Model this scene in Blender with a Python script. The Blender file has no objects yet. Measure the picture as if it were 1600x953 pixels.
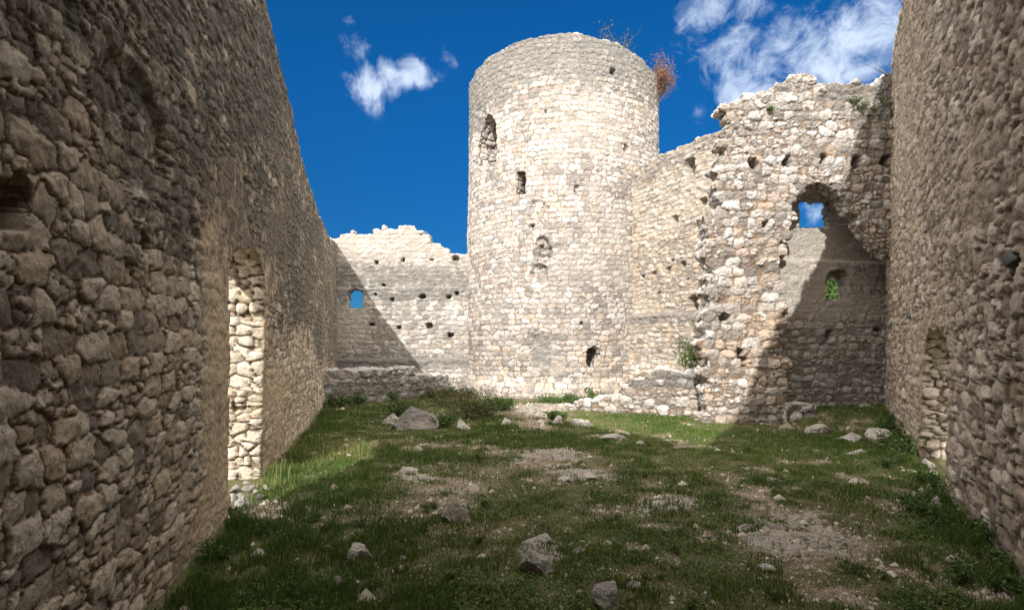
import bpy, math, random
import numpy as np
from mathutils import Vector
C = bpy.context.scene.collection
SC = bpy.context.scene
F = 880.0; HY = 540.0; EYE = 2.05          # focal length in photo pixels, horizon row, eye height

# ------------------------------------------------------------------ camera, sky, sun, exposure
cam = bpy.data.cameras.new('camera'); co = bpy.data.objects.new('camera', cam); C.objects.link(co)
co.location = (0, 0, EYE); co.rotation_euler = (math.pi/2, 0, 0)
cam.sensor_width = 36; cam.lens = 36*F/1600; cam.shift_y = (HY-476.5)/1600
cam.clip_start = 0.05; cam.clip_end = 4000
SC.camera = co
SUN = Vector((0.28, 1.0, -0.70))
ELEV = math.atan2(0.70, math.hypot(0.28, 1.0))
sl = bpy.data.lights.new('sun', 'SUN'); sl.energy = 2.75; sl.angle = math.radians(0.5); sl.color = (1.0, 0.962, 0.915)
so = bpy.data.objects.new('sun', sl); C.objects.link(so)
so.rotation_euler = SUN.to_track_quat('-Z', 'Y').to_euler(); so.location = (-6, -20, 30)
SC.view_settings.view_transform = 'Standard'; SC.view_settings.look = 'None'
SC.view_settings.gamma = 1.0; SC.view_settings.use_curve_mapping = False
SC.view_settings.exposure = 1.22

def pdir(px, py):
    return Vector(((px-800)/F, 1.0, (HY-py)/F)).normalized()
W = bpy.data.worlds.new('World'); SC.world = W; W.use_nodes = True
nt = W.node_tree; nt.nodes.clear(); N = nt.nodes; Lk = nt.links
wo = N.new('ShaderNodeOutputWorld'); bg = N.new('ShaderNodeBackground'); Lk.new(bg.outputs[0], wo.inputs[0])
sky = N.new('ShaderNodeTexSky'); sky.sky_type = 'NISHITA'; sky.sun_disc = False
sky.sun_elevation = ELEV; sky.sun_rotation = math.pi + math.atan(0.28)
sky.air_density = 1.0; sky.dust_density = 0.3; sky.ozone_density = 3.0; sky.altitude = 900
bg.inputs[1].default_value = 0.15
tc = N.new('ShaderNodeTexCoord')
def nmath(nt, op, a, b=None, c=None, clamp=False):
    m = nt.nodes.new('ShaderNodeMath'); m.operation = op; m.use_clamp = clamp
    for i, x in enumerate((a, b, c)):
        if x is None: continue
        if isinstance(x, (int, float)): m.inputs[i].default_value = x
        else: nt.links.new(x, m.inputs[i])
    return m.outputs[0]
def nnoise(nt, vec, scale, detail=4, rough=.55, dist=0.0, lac=2.0):
    n = nt.nodes.new('ShaderNodeTexNoise'); n.inputs['Scale'].default_value = scale
    n.inputs['Detail'].default_value = detail; n.inputs['Roughness'].default_value = rough
    n.inputs['Distortion'].default_value = dist; n.inputs['Lacunarity'].default_value = lac
    if vec is not None: nt.links.new(vec, n.inputs['Vector'])
    return n
def nramp(nt, fac, a, b, lo=0.0, hi=1.0):
    m = nt.nodes.new('ShaderNodeMapRange'); m.interpolation_type = 'SMOOTHSTEP'
    m.inputs['From Min'].default_value = a; m.inputs['From Max'].default_value = b
    m.inputs['To Min'].default_value = lo; m.inputs['To Max'].default_value = hi
    nt.links.new(fac, m.inputs['Value']); return m.outputs[0]
def nmix(nt, fac, a, b, mode='MIX'):
    m = nt.nodes.new('ShaderNodeMix'); m.data_type = 'RGBA'; m.blend_type = mode; m.clamp_factor = True
    for k, x in ((0, fac), (6, a), (7, b)):
        if isinstance(x, (int, float)): m.inputs[k].default_value = x
        elif isinstance(x, tuple): m.inputs[k].default_value = (*x[:3], 1)
        else: nt.links.new(x, m.inputs[k])
    return m.outputs[2]
hs = N.new('ShaderNodeHueSaturation'); hs.inputs['Saturation'].default_value = 1.3; hs.inputs['Value'].default_value = .34
Lk.new(sky.outputs[0], hs.inputs['Color'])
tn = N.new('ShaderNodeMix'); tn.data_type = 'RGBA'; tn.blend_type = 'MULTIPLY'; tn.inputs[0].default_value = 1.0
sx0 = N.new('ShaderNodeSeparateXYZ'); Lk.new(tc.outputs['Generated'], sx0.inputs[0])
hz_ = nramp(nt, sx0.outputs['Z'], 0.0, .55, 0, 1)
hm = N.new('ShaderNodeMix'); hm.data_type = 'RGBA'; hm.blend_type = 'MULTIPLY'; hm.inputs[0].default_value = 1.0
Lk.new(hs.outputs[0], hm.inputs[6]); Lk.new(nmix(nt, hz_, (.46, .37, .47), (.98, .98, .98)), hm.inputs[7]); Lk.new(hm.outputs[2], tn.inputs[6]); tn.inputs[7].default_value = (.17, .76, 1.0, 1)
# clouds: soft patches placed by sky direction, broken up by noise (px, py, radius, strength)
LOBES = [(545, 45, 34, .6), (550, 78, 44, .8), (575, 138, 48, 1.0), (612, 122, 44, .95), (645, 118, 46, 1.05), (703, 92, 30, .75), (690, 122, 18, .6),
         (1110, 20, 75, .85), (1150, 90, 95, .95), (1160, 135, 80, 1.0), (1110, 170, 50, .6), (1225, 75, 85, .85), (1290, 110, 80, .85),
         (1340, 60, 90, 1.05), (1330, 120, 75, 1.0), (1390, 40, 110, 1.1), (1180, 5, 60, .7), (1270, 330, 45, 1.0)]
wn = nnoise(nt, tc.outputs['Generated'], 9.0, 3, .5)
sub = N.new('ShaderNodeVectorMath'); sub.operation = 'SUBTRACT'; Lk.new(wn.outputs['Color'], sub.inputs[0]); sub.inputs[1].default_value = (.5, .5, .5)
sca = N.new('ShaderNodeVectorMath'); sca.operation = 'SCALE'; Lk.new(sub.outputs[0], sca.inputs[0]); sca.inputs['Scale'].default_value = .05
wd = N.new('ShaderNodeVectorMath'); wd.operation = 'ADD'; Lk.new(tc.outputs['Generated'], wd.inputs[0]); Lk.new(sca.outputs[0], wd.inputs[1])
mask = None
for (px, py, r, s) in LOBES:
    d = pdir(px, py); vd = N.new('ShaderNodeVectorMath'); vd.operation = 'DISTANCE'
    Lk.new(wd.outputs[0], vd.inputs[0]); vd.inputs[1].default_value = d
    rr = r/F*d.y
    m = nramp(nt, vd.outputs['Value'], rr*1.25, 0.0, 0.0, s)
    mask = m if mask is None else nmath(nt, 'MAXIMUM', mask, m)
# added bright cloud, unseen overhead and behind the camera, for warm fill light
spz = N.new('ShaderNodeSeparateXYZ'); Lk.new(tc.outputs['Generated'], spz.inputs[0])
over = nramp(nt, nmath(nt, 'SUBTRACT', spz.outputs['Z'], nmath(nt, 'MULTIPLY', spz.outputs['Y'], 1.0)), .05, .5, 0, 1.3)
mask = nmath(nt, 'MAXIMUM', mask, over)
cn = nnoise(nt, wd.outputs[0], 8.0, 8, .58, .4)
cn2 = nnoise(nt, wd.outputs[0], 22.0, 9, .68, .5)
cc = nmath(nt, 'ADD', nmath(nt, 'MULTIPLY', cn.outputs['Fac'], 1.6), nmath(nt, 'MULTIPLY', cn2.outputs['Fac'], 1.35))
cd = nmath(nt, 'SUBTRACT', nmath(nt, 'ADD', nmath(nt, 'MULTIPLY', mask, .75), cc), 1.79)
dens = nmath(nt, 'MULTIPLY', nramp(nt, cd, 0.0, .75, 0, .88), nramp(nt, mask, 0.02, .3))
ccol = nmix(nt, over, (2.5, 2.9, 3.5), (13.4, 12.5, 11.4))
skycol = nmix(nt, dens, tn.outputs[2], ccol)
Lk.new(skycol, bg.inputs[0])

# ------------------------------------------------------------------ numpy noise
U32 = np.uint32
def _h(ix, iy, iz=0, seed=0):
    with np.errstate(over='ignore'):
        x = (np.asarray(ix).astype(np.int64) & 0xffffffff).astype(U32)
        y = (np.asarray(iy).astype(np.int64) & 0xffffffff).astype(U32)
        z = (np.asarray(iz).astype(np.int64) & 0xffffffff).astype(U32)
        n = x*U32(374761393) + y*U32(668265263) + z*U32(2147483647 & 0x7feb352d) + U32((seed*1274126177) & 0xffffffff)
        n = (n ^ (n >> U32(13)))*U32(1274126177); n = (n ^ (n >> U32(16)))*U32(0x85ebca6b); n = n ^ (n >> U32(13))
    return n.astype(np.float32)/np.float32(4294967295.0)
def ss(a, b, x):
    t = np.clip((x-a)/(b-a), 0, 1); return t*t*(3-2*t)
def vn2(x, y, seed=0):
    ix = np.floor(x); iy = np.floor(y); fx = x-ix; fy = y-iy
    fx = fx*fx*(3-2*fx); fy = fy*fy*(3-2*fy)
    a = _h(ix, iy, 0, seed); b = _h(ix+1, iy, 0, seed); c = _h(ix, iy+1, 0, seed); d = _h(ix+1, iy+1, 0, seed)
    return (a*(1-fx)+b*fx)*(1-fy) + (c*(1-fx)+d*fx)*fy
def fbm2(x, y, seed=0, oct=4, g=.5):
    s = 0; a = 1; t = 0
    for k in range(oct):
        s = s + a*vn2(x*2**k+17.3*k, y*2**k-9.1*k, seed+k); t += a; a *= g
    return s/t
def vn3(x, y, z, seed=0):
    ix = np.floor(x); iy = np.floor(y); iz = np.floor(z); f = [x-ix, y-iy, z-iz]; f = [q*q*(3-2*q) for q in f]
    r = 0
    for i in (0, 1):
        for j in (0, 1):
            for k in (0, 1):
                r = r + _h(ix+i, iy+j, iz+k, seed)*(f[0] if i else 1-f[0])*(f[1] if j else 1-f[1])*(f[2] if k else 1-f[2])
    return r
def fbm3(x, y, z, seed=0, oct=4, g=.5):
    s = 0; a = 1; t = 0
    for k in range(oct):
        s = s + a*vn3(x*2**k+5*k, y*2**k+3*k, z*2**k, seed+k); t += a; a *= g
    return s/t
def rows_voronoi(U, V, cw, ch, seed, jx, jy, p):
    j0 = np.floor(V/ch)
    F1 = np.full(U.shape, 9, np.float32); F2 = F1.copy()
    ci = np.zeros_like(F1); cj = ci.copy(); cu = ci.copy(); cv = ci.copy()
    for dj in (-1, 0, 1):
        r = j0+dj
        cwr = cw*(.7+.7*_h(r, 7, 0, seed)); off = _h(r, 3, 0, seed)*cw*2
        i0 = np.floor((U-off)/cwr)
        for di in (-1, 0, 1):
            i = i0+di
            a = (i+.5+jx*(_h(i, r, 1, seed)-.5))*cwr+off; b = (r+.5+jy*(_h(i, r, 2, seed)-.5))*ch
            d = ((np.abs(U-a)/cwr)**p+(np.abs(V-b)/ch)**p)**(1/p) - .16*(_h(i, r, 5, seed)-.5)
            m = d < F1; m2 = (~m) & (d < F2)
            F2 = np.where(m, F1, np.where(m2, d, F2)); F1 = np.where(m, d, F1)
            ci = np.where(m, i, ci); cj = np.where(m, r, cj); cu = np.where(m, a, cu); cv = np.where(m, b, cv)
    return F2-F1, ci, cj, cu, cv
def stones(U, V, cw=.34, ch=.24, seed=1, jx=.6, jy=.5, p=2.8, jw=.17, sub=.3, wave=.5, wob=.16, facet=1.0):
    """height 0..1, joint 0..1, two random numbers per stone, stone centre"""
    U = U.astype(np.float32); V = V.astype(np.float32)
    V2 = V + ch*wave*(fbm2(U*.9, V*.5, seed+40, 3)-.5)*2 + ch*wob*(fbm2(U*2.6/ch, V*2.6/ch, seed+50, 3)-.5)*2
    U2 = U + ch*wob*(fbm2(U*2.6/ch+31, V*2.6/ch+11, seed+60, 3)-.5)*2
    e, ci, cj, cu, cv = rows_voronoi(U2, V2, cw, ch, seed, jx, jy, p)
    r1 = _h(ci, cj, 11, seed); r2 = _h(ci, cj, 12, seed); r3 = _h(ci, cj, 13, seed)
    if sub > 0:
        e2, ci2, cj2, cu2, cv2 = rows_voronoi(U2+9.1, V2+4.3, cw*.55, ch*.52, seed+77, jx, jy, p)
        m = (r3 < sub)
        e = np.where(m, np.minimum(e, e2*.6), e)
        r1 = np.where(m, _h(ci2, cj2, 11, seed+5), r1); r2 = np.where(m, _h(ci2, cj2, 12, seed+5), r2)
    h = .86*ss(.0, jw*.8, e) + .14*ss(0, .7, e)
    fac = ((U2-cu)/cw*(r2-.5) + (V2-cv)/ch*(r3-.5))*.7
    for kk_ in (21, 22, 23):
        an = 6.2832*_h(ci, cj, kk_, seed); pr = (U2-cu)/cw*np.cos(an)+(V2-cv)/ch*np.sin(an)
        fac = fac - np.maximum(0, pr-(.02+.28*_h(ci, cj, kk_+9, seed)))*1.1
    h = h*(.66+.6*r1) + fac*ss(0, jw*1.2, e)*facet
    return h, 1-ss(0.02, jw*1.0, e), r1, r2, cu-(U2-U), cv-(V2-V)
def worley3(X, Y, Z, s, seed, squash=1.0):
    x = X/s+.45*(vn3(X*4, Y*4, Z*4, seed+8)-.5); y = Y/(s*squash)+.45*(vn3(X*4+9, Y*4, Z*4, seed+8)-.5); z = Z/s*1.15+.5*(vn3(X*4, Y*4+9, Z*4, seed+8)-.5)
    ix = np.floor(x); iy = np.floor(y); iz = np.floor(z)
    F1 = np.full(X.shape, 9., np.float32); F2 = F1.copy(); ra = F1*0; rb = F1*0
    for i in (-1, 0, 1):
        for j in (-1, 0, 1):
            for k in (-1, 0, 1):
                a = ix+i; b = iy+j; c = iz+k
                px = a+.5+.7*(_h(a, b, c, seed)-.5); py = b+.5+.6*(_h(a, b, c, seed+1)-.5); pz = c+.5+.7*(_h(a, b, c, seed+2)-.5)
                d = (np.abs(px-x)**2.6+np.abs(py-y)**2.6+np.abs(pz-z)**2.6)**(1/2.6)
                m = d < F1; m2 = (~m) & (d < F2)
                F2 = np.where(m, F1, np.where(m2, d, F2)); F1 = np.where(m, d, F1)
                ra = np.where(m, _h(a, b, c, seed+3), ra); rb = np.where(m, _h(a, b, c, seed+4), rb)
    e = F2-F1
    return (.88*ss(0, .13, e)+.12*ss(0, .6, e))*(.55+.75*ra), 1-ss(.02, .13, e), ra, rb
def inpoly(x, y, poly):
    r = np.zeros(np.shape(x), bool); n = len(poly)
    for k in range(n):
        x0, y0 = poly[k]; x1, y1 = poly[(k+1) % n]
        if y0 == y1: continue
        r ^= ((y0 > y) != (y1 > y)) & (x < (x1-x0)*(y-y0)/(y1-y0)+x0)
    return r

# ------------------------------------------------------------------ mesh + tagging helpers
def tag(o, label=None, cat=None, group=None, kind=None):
    if label: o['label'] = label
    if cat: o['category'] = cat
    if group: o['group'] = group
    if kind: o['kind'] = kind
    return o
def mesh_np(name, co_, quads, mat, attrs=None, parent=None, smooth=True, origin=None):
    me = bpy.data.meshes.new(name); co_ = np.asarray(co_, np.float32).reshape(-1, 3); quads = np.asarray(quads, np.int32)
    if origin is not None: co_ = co_ - np.array(origin, np.float32)
    k = quads.shape[1]
    me.vertices.add(len(co_)); me.vertices.foreach_set('co', co_.ravel())
    me.loops.add(quads.size); me.loops.foreach_set('vertex_index', quads.ravel())
    me.polygons.add(len(quads)); me.polygons.foreach_set('loop_start', np.arange(0, quads.size, k, dtype=np.int32))
    me.polygons.foreach_set('use_smooth', np.full(len(quads), smooth))
    me.update(calc_edges=True)
    for n, a in (attrs or {}).items():
        at = me.attributes.new(n, 'FLOAT', 'POINT'); at.data.foreach_set('value', np.asarray(a, np.float32).ravel())
    me.materials.append(mat)
    o = bpy.data.objects.new(name, me); C.objects.link(o)
    if origin is not None: o.location = origin
    if parent: o.parent = parent
    return o
def empty(name, loc, rz=0):
    o = bpy.data.objects.new(name, None); C.objects.link(o); o.location = loc; o.rotation_euler = (0, 0, rz); o.empty_display_size = .2; return o

# ------------------------------------------------------------------ materials
def newmat(name):
    m = bpy.data.materials.new(name); m.use_nodes = True; t = m.node_tree; b = t.nodes['Principled BSDF']
    b.inputs['Roughness'].default_value = .93; b.inputs['Specular IOR Level'].default_value = .25
    return m, t, b
def attr(t, n):
    a = t.nodes.new('ShaderNodeAttribute'); a.attribute_name = n; return a.outputs['Fac']
def masonry(name, light, mid, dark, warm, mortar, lichen=.5, mott=.5, bump=.012, lich_col=(.075, .07, .062), plast=None, spot=.5):
    m, t, b = newmat(name); tc = t.nodes.new('ShaderNodeTexCoord'); P = tc.outputs['Object']
    tone = attr(t, 'tone'); wa = attr(t, 'warm'); jo = attr(t, 'joint'); gr = attr(t, 'grime'); pl = attr(t, 'plaster')
    c = nmix(t, nramp(t, tone, .05, .5), dark, mid); c = nmix(t, nramp(t, tone, .45, .95), c, light)
    c = nmix(t, nramp(t, wa, .72, 1.1, 0, .6), c, warm)
    n1 = nnoise(t, P, 11, 9, .78); n2 = nnoise(t, P, 1.3, 5, .6); n3 = nnoise(t, P, 42, 6, .75); n4 = nnoise(t, P, 3.6, 7, .66, .6)
    c = nmix(t, nmath(t, 'MULTIPLY', nramp(t, n2.outputs['Fac'], .48, .7), .5), c, warm)
    c = nmix(t, nmath(t, 'MULTIPLY', nramp(t, jo, .1, .9), .85), c, mortar)
    c = nmix(t, nmath(t, 'MULTIPLY', pl, .85), c, plast or mortar)
    # lichen / soot coloured weathering crust on the stones
    l = nmath(t, 'ADD', n4.outputs['Fac'], nmath(t, 'MULTIPLY', nmath(t, 'SUBTRACT', n1.outputs['Fac'], .5), .7))
    l = nmath(t, 'ADD', l, nmath(t, 'MULTIPLY', gr, .35))
    lf = nmath(t, 'MULTIPLY', nramp(t, l, .60, .86), lichen)
    c = nmix(t, lf, c, lich_col)
    # pale lichen spots
    n5 = nnoise(t, P, 17, 3, .5, 1.2); c = nmix(t, nmath(t, 'MULTIPLY', nramp(t, n5.outputs['Fac'], .64, .72), .35), c, tuple(min(.75, x*1.15) for x in light))
    mo = nmix(t, n1.outputs['Fac'], (1-mott,)*3, (1+mott*.75,)*3); c = nmix(t, 1.0, c, mo, 'MULTIPLY')
    m3 = nmix(t, n3.outputs['Fac'], (1-mott*.8,)*3, (1+mott*.8,)*3); c = nmix(t, 1.0, c, m3, 'MULTIPLY')
    # hairline fractures
    dn = nnoise(t, P, 5, 4, .6); va = t.nodes.new('ShaderNodeVectorMath'); va.operation = 'SCALE'; t.links.new(dn.outputs['Color'], va.inputs[0]); va.inputs['Scale'].default_value = .22
    vb = t.nodes.new('ShaderNodeVectorMath'); vb.operation = 'ADD'; t.links.new(P, vb.inputs[0]); t.links.new(va.outputs[0], vb.inputs[1])
    ve = t.nodes.new('ShaderNodeTexVoronoi'); ve.feature = 'DISTANCE_TO_EDGE'; ve.inputs['Scale'].default_value = 6.5; t.links.new(vb.outputs[0], ve.inputs['Vector'])
    fr = nmath(t, 'MULTIPLY', nramp(t, ve.outputs['Distance'], .045, .0), nramp(t, n4.outputs['Fac'], .42, .56))
    c = nmix(t, nmath(t, 'MULTIPLY', fr, .65), c, tuple(x*.7 for x in mortar))
    t.links.new(c, b.inputs['Base Color'])
    v1 = t.nodes.new('ShaderNodeTexVoronoi'); v1.inputs['Scale'].default_value = 13; t.links.new(P, v1.inputs['Vector'])
    hgt = nmath(t, 'ADD', nmath(t, 'ADD', nmath(t, 'MULTIPLY', n1.outputs['Fac'], .8), nmath(t, 'MULTIPLY', v1.outputs['Distance'], .55)), nmath(t, 'MULTIPLY', n3.outputs['Fac'], .45))
    bu = t.nodes.new('ShaderNodeBump'); bu.inputs['Strength'].default_value = 1.0; bu.inputs['Distance'].default_value = bump*2.6
    t.links.new(hgt, bu.inputs['Height']); t.links.new(bu.outputs[0], b.inputs['Normal'])
    return m
M_left = masonry('grey_brown_rubble', (.70, .615, .50), (.52, .44, .34), (.25, .22, .18), (.58, .43, .28), (.19, .14, .09), lichen=.85, mott=.5, bump=.017, lich_col=(.105, .098, .085), plast=(.60, .465, .315))
M_right = masonry('pinkish_rubble', (.66, .58, .495), (.50, .42, .34), (.28, .23, .185), (.52, .385, .27), (.18, .13, .09), lichen=.6, mott=.45, bump=.017, lich_col=(.12, .11, .10), plast=(.50, .40, .30))
M_tower = masonry('white_limestone', (0.497, 0.466, 0.440), (0.378, 0.348, 0.321), (0.220, 0.202, 0.185), (.62, .49, .375), (.19, .15, .12), lichen=.8, mott=.36, bump=.018, lich_col=(.19, .185, .175), plast=(.40, .365, .32))
M_curt = masonry('warm_limestone', (0.522, 0.487, 0.444), (0.392, 0.352, 0.313), (0.252, 0.226, 0.200), (.60, .46, .33), (.26, .205, .155), lichen=.75, mott=.38, bump=.018, lich_col=(.17, .16, .15), plast=(.50, .44, .36))
M_arch = masonry('rough_limestone', (0.594, 0.572, 0.540), (0.414, 0.387, 0.356), (0.225, 0.207, 0.189), (.54, .39, .27), (.22, .155, .105), lichen=.75, mott=.4, bump=.02, lich_col=(.16, .155, .145), plast=(.36, .28, .21))
M_back = masonry('grey_limestone', (0.522, 0.504, 0.477), (0.396, 0.378, 0.351), (0.216, 0.207, 0.194), (.48, .39, .31), (.26, .225, .19), lichen=.8, mott=.4, bump=.018, lich_col=(.15, .145, .135), plast=(.44, .40, .345))

# ------------------------------------------------------------------ wall builder
def plane(P0, P1):
    P0 = np.array(P0, float); D = np.array(P1, float)-P0; L = np.hypot(*D); D /= L; n = np.array([D[1], -D[0]])
    if np.dot(n, -(P0)) < 0: n = -n          # towards the camera
    def M(u, v, d):
        return np.stack([P0[0]+D[0]*u+n[0]*d, P0[1]+D[1]*u+n[1]*d, v+0*u], -1)
    def at(px, py):                            # where the line of sight of a photo pixel meets the wall: (u, v)
        a = (px-800)/F; s = (a*P0[1]-P0[0])/(D[0]-a*D[1]); Y = P0[1]+D[1]*s
        return s, EYE+(HY-py)/F*Y
    return M, at, L
def ustep(M, u0, u1, k=1.5, lo=.014, hi=.09, off=.2, margin=60):
    us = [u0]
    while us[-1] < u1:
        u = us[-1]; p = M(np.array([u, u+.02]), np.array([2., 2.]), np.zeros(2))
        if p[0, 1] < .6: us.append(u+off*2); continue
        q = 512+563*p[:, 0]/p[:, 1]; w = abs(q[1]-q[0])/.02
        st = min(max(k/max(w, 1e-3), lo), hi)
        if q[0] < -margin or q[0] > 1024+margin: st = off
        us.append(u+st)
    us[-1] = u1; return np.array(us)
def wall(name, label, cat, M, us, vs, sp, relief, mat, keep, T=.8, extra=None, grime=None, plaster=None, warmf=None, mlevel=.22, seed=1, big=.05, splay=None, origin=None, back=True, jamb=.21, group=None, jr=1.0):
    U, V = np.meshgrid(us, vs); nr, nc = U.shape
    h, jo, r1, r2, cu, cv = stones(U, V, **sp)
    P = M(U, V, np.zeros_like(U)); X, Y, Z = P[..., 0], P[..., 1], P[..., 2]
    det = fbm3(X*9, Y*9, Z*9, seed+3, 3)-.5; det2 = fbm3(X*26, Y*26, Z*26, seed+5, 3)-.5; bigd = fbm2(U*.7, V*.7, seed+9, 3)-.5
    gm = grime(U, V) if grime else np.zeros_like(U); pm = plaster(U, V) if plaster else np.zeros_like(U)
    lev = mlevel*(.6+.8*fbm2(U*3, V*3, seed+21, 2)); lev = np.maximum(lev, pm*(.62+.35*fbm2(U*5, V*5, seed+22, 3)))
    hh = np.maximum(h, lev); jo2 = np.maximum(jo, ss(-.02, .12, lev-h)*.8)
    D = relief*(hh-.4) + relief*(.45*det+.6*det2)*(1-.5*pm) + big*bigd
    if extra is not None: D = D + extra(U, V)
    K = keep(U, V, cu, cv)
    fk = K[:-1, :-1] & K[1:, :-1] & K[:-1, 1:] & K[1:, 1:]
    idx = np.arange(nr*nc).reshape(nr, nc)
    q = np.stack([idx[:-1, :-1], idx[:-1, 1:], idx[1:, 1:], idx[1:, :-1]], -1)[fk]
    # boundary edges
    fp = np.pad(fk, 1)
    eh = fp[:-1, 1:-1] ^ fp[1:, 1:-1]            # horizontal edge at row i between (i,j),(i,j+1)
    ev = fp[1:-1, :-1] ^ fp[1:-1, 1:]            # vertical edge at col j between (i,j),(i+1,j)
    eh[0, :] = False                             # no cap along the buried foot
    ai, aj = np.nonzero(eh); bi, bj = np.nonzero(ev)
    flip_h = fp[1:, 1:-1][ai, aj]; flip_v = fp[1:-1, 1:][bi, bj]
    e0 = np.concatenate([idx[ai, aj], idx[bi, bj]]); e1 = np.concatenate([idx[ai, aj+1], idx[bi+1, bj]])
    sw = np.concatenate([~flip_h, flip_v]); e0, e1 = np.where(sw, e1, e0), np.where(sw, e0, e1)
    bv, inv = np.unique(np.concatenate([e0, e1]), return_inverse=True)
    E0 = inv[:len(e0)]; E1 = inv[len(e0):]; nb = len(bv)
    u = U.ravel().copy(); v = V.ravel().copy(); d = D.ravel().copy()
    for it in range(3):                          # relax the stair steps of the outline
        su = np.zeros(nb); sv = np.zeros(nb); cnt = np.zeros(nb)
        for a, b in ((E0, E1), (E1, E0)):
            np.add.at(su, a, u[bv[b]]); np.add.at(sv, a, v[bv[b]]); np.add.at(cnt, a, 1)
        ok = cnt >= 2
        u[bv[ok]] = .4*u[bv[ok]]+.6*su[ok]/cnt[ok]; v[bv[ok]] = .4*v[bv[ok]]+.6*sv[ok]/cnt[ok]
    # outward (towards the void) direction in the wall plane
    nu = np.zeros(nb); nv = np.zeros(nb)
    tu = u[bv[E1]]-u[bv[E0]]; tv = v[bv[E1]]-v[bv[E0]]
    for a in (E0, E1):
        np.add.at(nu, a, -tv); np.add.at(nv, a, tu)
    ln = np.hypot(nu, nv)+1e-9; nu /= ln; nv /= ln
    nu = -nu; nv = -nv
    ds = [0.]
    while ds[-1] < T: ds.append(min(T, ds[-1]+(.035 if ds[-1] < .5 else .06)))
    co_ = [M(u, v, d)]; at = {k: [a.ravel()] for k, a in (('tone', r1), ('warm', r2 if warmf is None else np.clip(r2+warmf(U, V), 0, 1.3)), ('joint', jo2), ('grime', gm), ('plaster', pm))}
    faces = [q]; base = nr*nc; prev = bv
    d0 = d[bv]; u0 = u[bv]; v0 = v[bv]; P0 = M(u0, v0, 0*u0)
    for k, dk in enumerate(ds[1:]):
        if splay is not None: du, dv = splay(u0, v0, dk)
        else: du = dv = 0
        uu = u0+du; vv = v0+dv
        Q = M(uu, vv, d0*(1-min(1, dk/.3))-dk)
        hh, j3, ra, rb = worley3(Q[:, 0], Q[:, 1], Q[:, 2], jamb, seed+90, .8)
        s = jr*((hh-.55)*.10+(vn3(Q[:, 0]*10, Q[:, 1]*10, Q[:, 2]*10, seed)-.5)*.03)*min(1, dk/.07)
        Q = M(uu+nu*s, vv+nv*s, d0*(1-min(1, dk/.3))-dk)
        co_.append(Q); cur = base+np.arange(nb)
        faces.append(np.stack([prev[E0], prev[E1], cur[E1], cur[E0]], -1)[:, ::-1])
        at['tone'].append(.45+.55*ra); at['warm'].append(rb*.9); at['joint'].append(j3); at['grime'].append(0*ra-.6); at['plaster'].append(0*ra)
        prev = cur; base += nb
    if back:                                     # coarse rear face
        ub = np.linspace(us[0], us[-1], max(3, int((us[-1]-us[0])/.22))); vb = np.linspace(vs[0], vs[-1], max(3, int((vs[-1]-vs[0])/.22)))
        A, B = np.meshgrid(ub, vb); KK = keep(A, B, A, B); f2 = KK[:-1, :-1] & KK[1:, :-1] & KK[:-1, 1:] & KK[1:, 1:]
        if splay is not None: f2 &= ~splay_zone(A, B)[:-1, :-1]
        ii = base+np.arange(A.size).reshape(A.shape)
        faces.append(np.stack([ii[:-1, :-1], ii[1:, :-1], ii[1:, 1:], ii[:-1, 1:]], -1)[f2])
        co_.append(M(A, B, -T+.05*vn2(A*3, B*3, seed)).reshape(-1, 3))
        for kk in at: at[kk].append(vn2(A.ravel()*4, B.ravel()*4, seed+3)*(1. if kk != 'plaster' else 0))
    co_ = np.concatenate([c.reshape(-1, 3) for c in co_]); at = {k: np.concatenate([x.ravel() for x in a]) for k, a in at.items()}
    o = mesh_np(name, co_, np.concatenate(faces), mat, at, origin=origin)
    tag(o, label, cat, group)
    return o
splay_zone = None
def interp(pts):
    xs, ys = zip(*sorted(pts)); xs = np.array(xs); ys = np.array(ys); return lambda u: np.interp(u, xs, ys)
def hole_fn(holes, seed, wob=.03):
    """holes: (u, v, half width, half height, depth)"""
    def f(U, V):
        D = np.zeros_like(U); wu = (vn2(U*9, V*9, seed+1)-.5)*wob*2; wv = (vn2(U*9+7, V*9, seed+2)-.5)*wob*2
        for (a, b, hw, hh, dep) in holes:
            r = (np.abs((U+wu-a)/hw)**4+np.abs((V+wv-b)/hh)**4)**.25
            D = np.minimum(D, -dep*(1-ss(.85, 1.05, r)))
        return D
    return f
def poly_dist_mask(U, V, poly, seed, wob=.05):
    return inpoly(U+(fbm2(U*6, V*6, seed, 3)-.5)*wob*2, V+(fbm2(U*6+5, V*6, seed+4, 3)-.5)*wob*2, poly)
def G(x, y):                                     # ground height
    z = .10*(fbm2(x*.35+20, y*.35, 5, 4)-.5) + .05*(fbm2(x*1.6, y*1.6, 8, 3)-.5)
    z = z + .30*ss(12.5, 15.5, y)*ss(6.9, 8.3, x)*(1-ss(40, 50, y))
    z = z + .10*ss(10, 13, y-.6*(x-6))*ss(5.8, 8, x)*0
    return z

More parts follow.
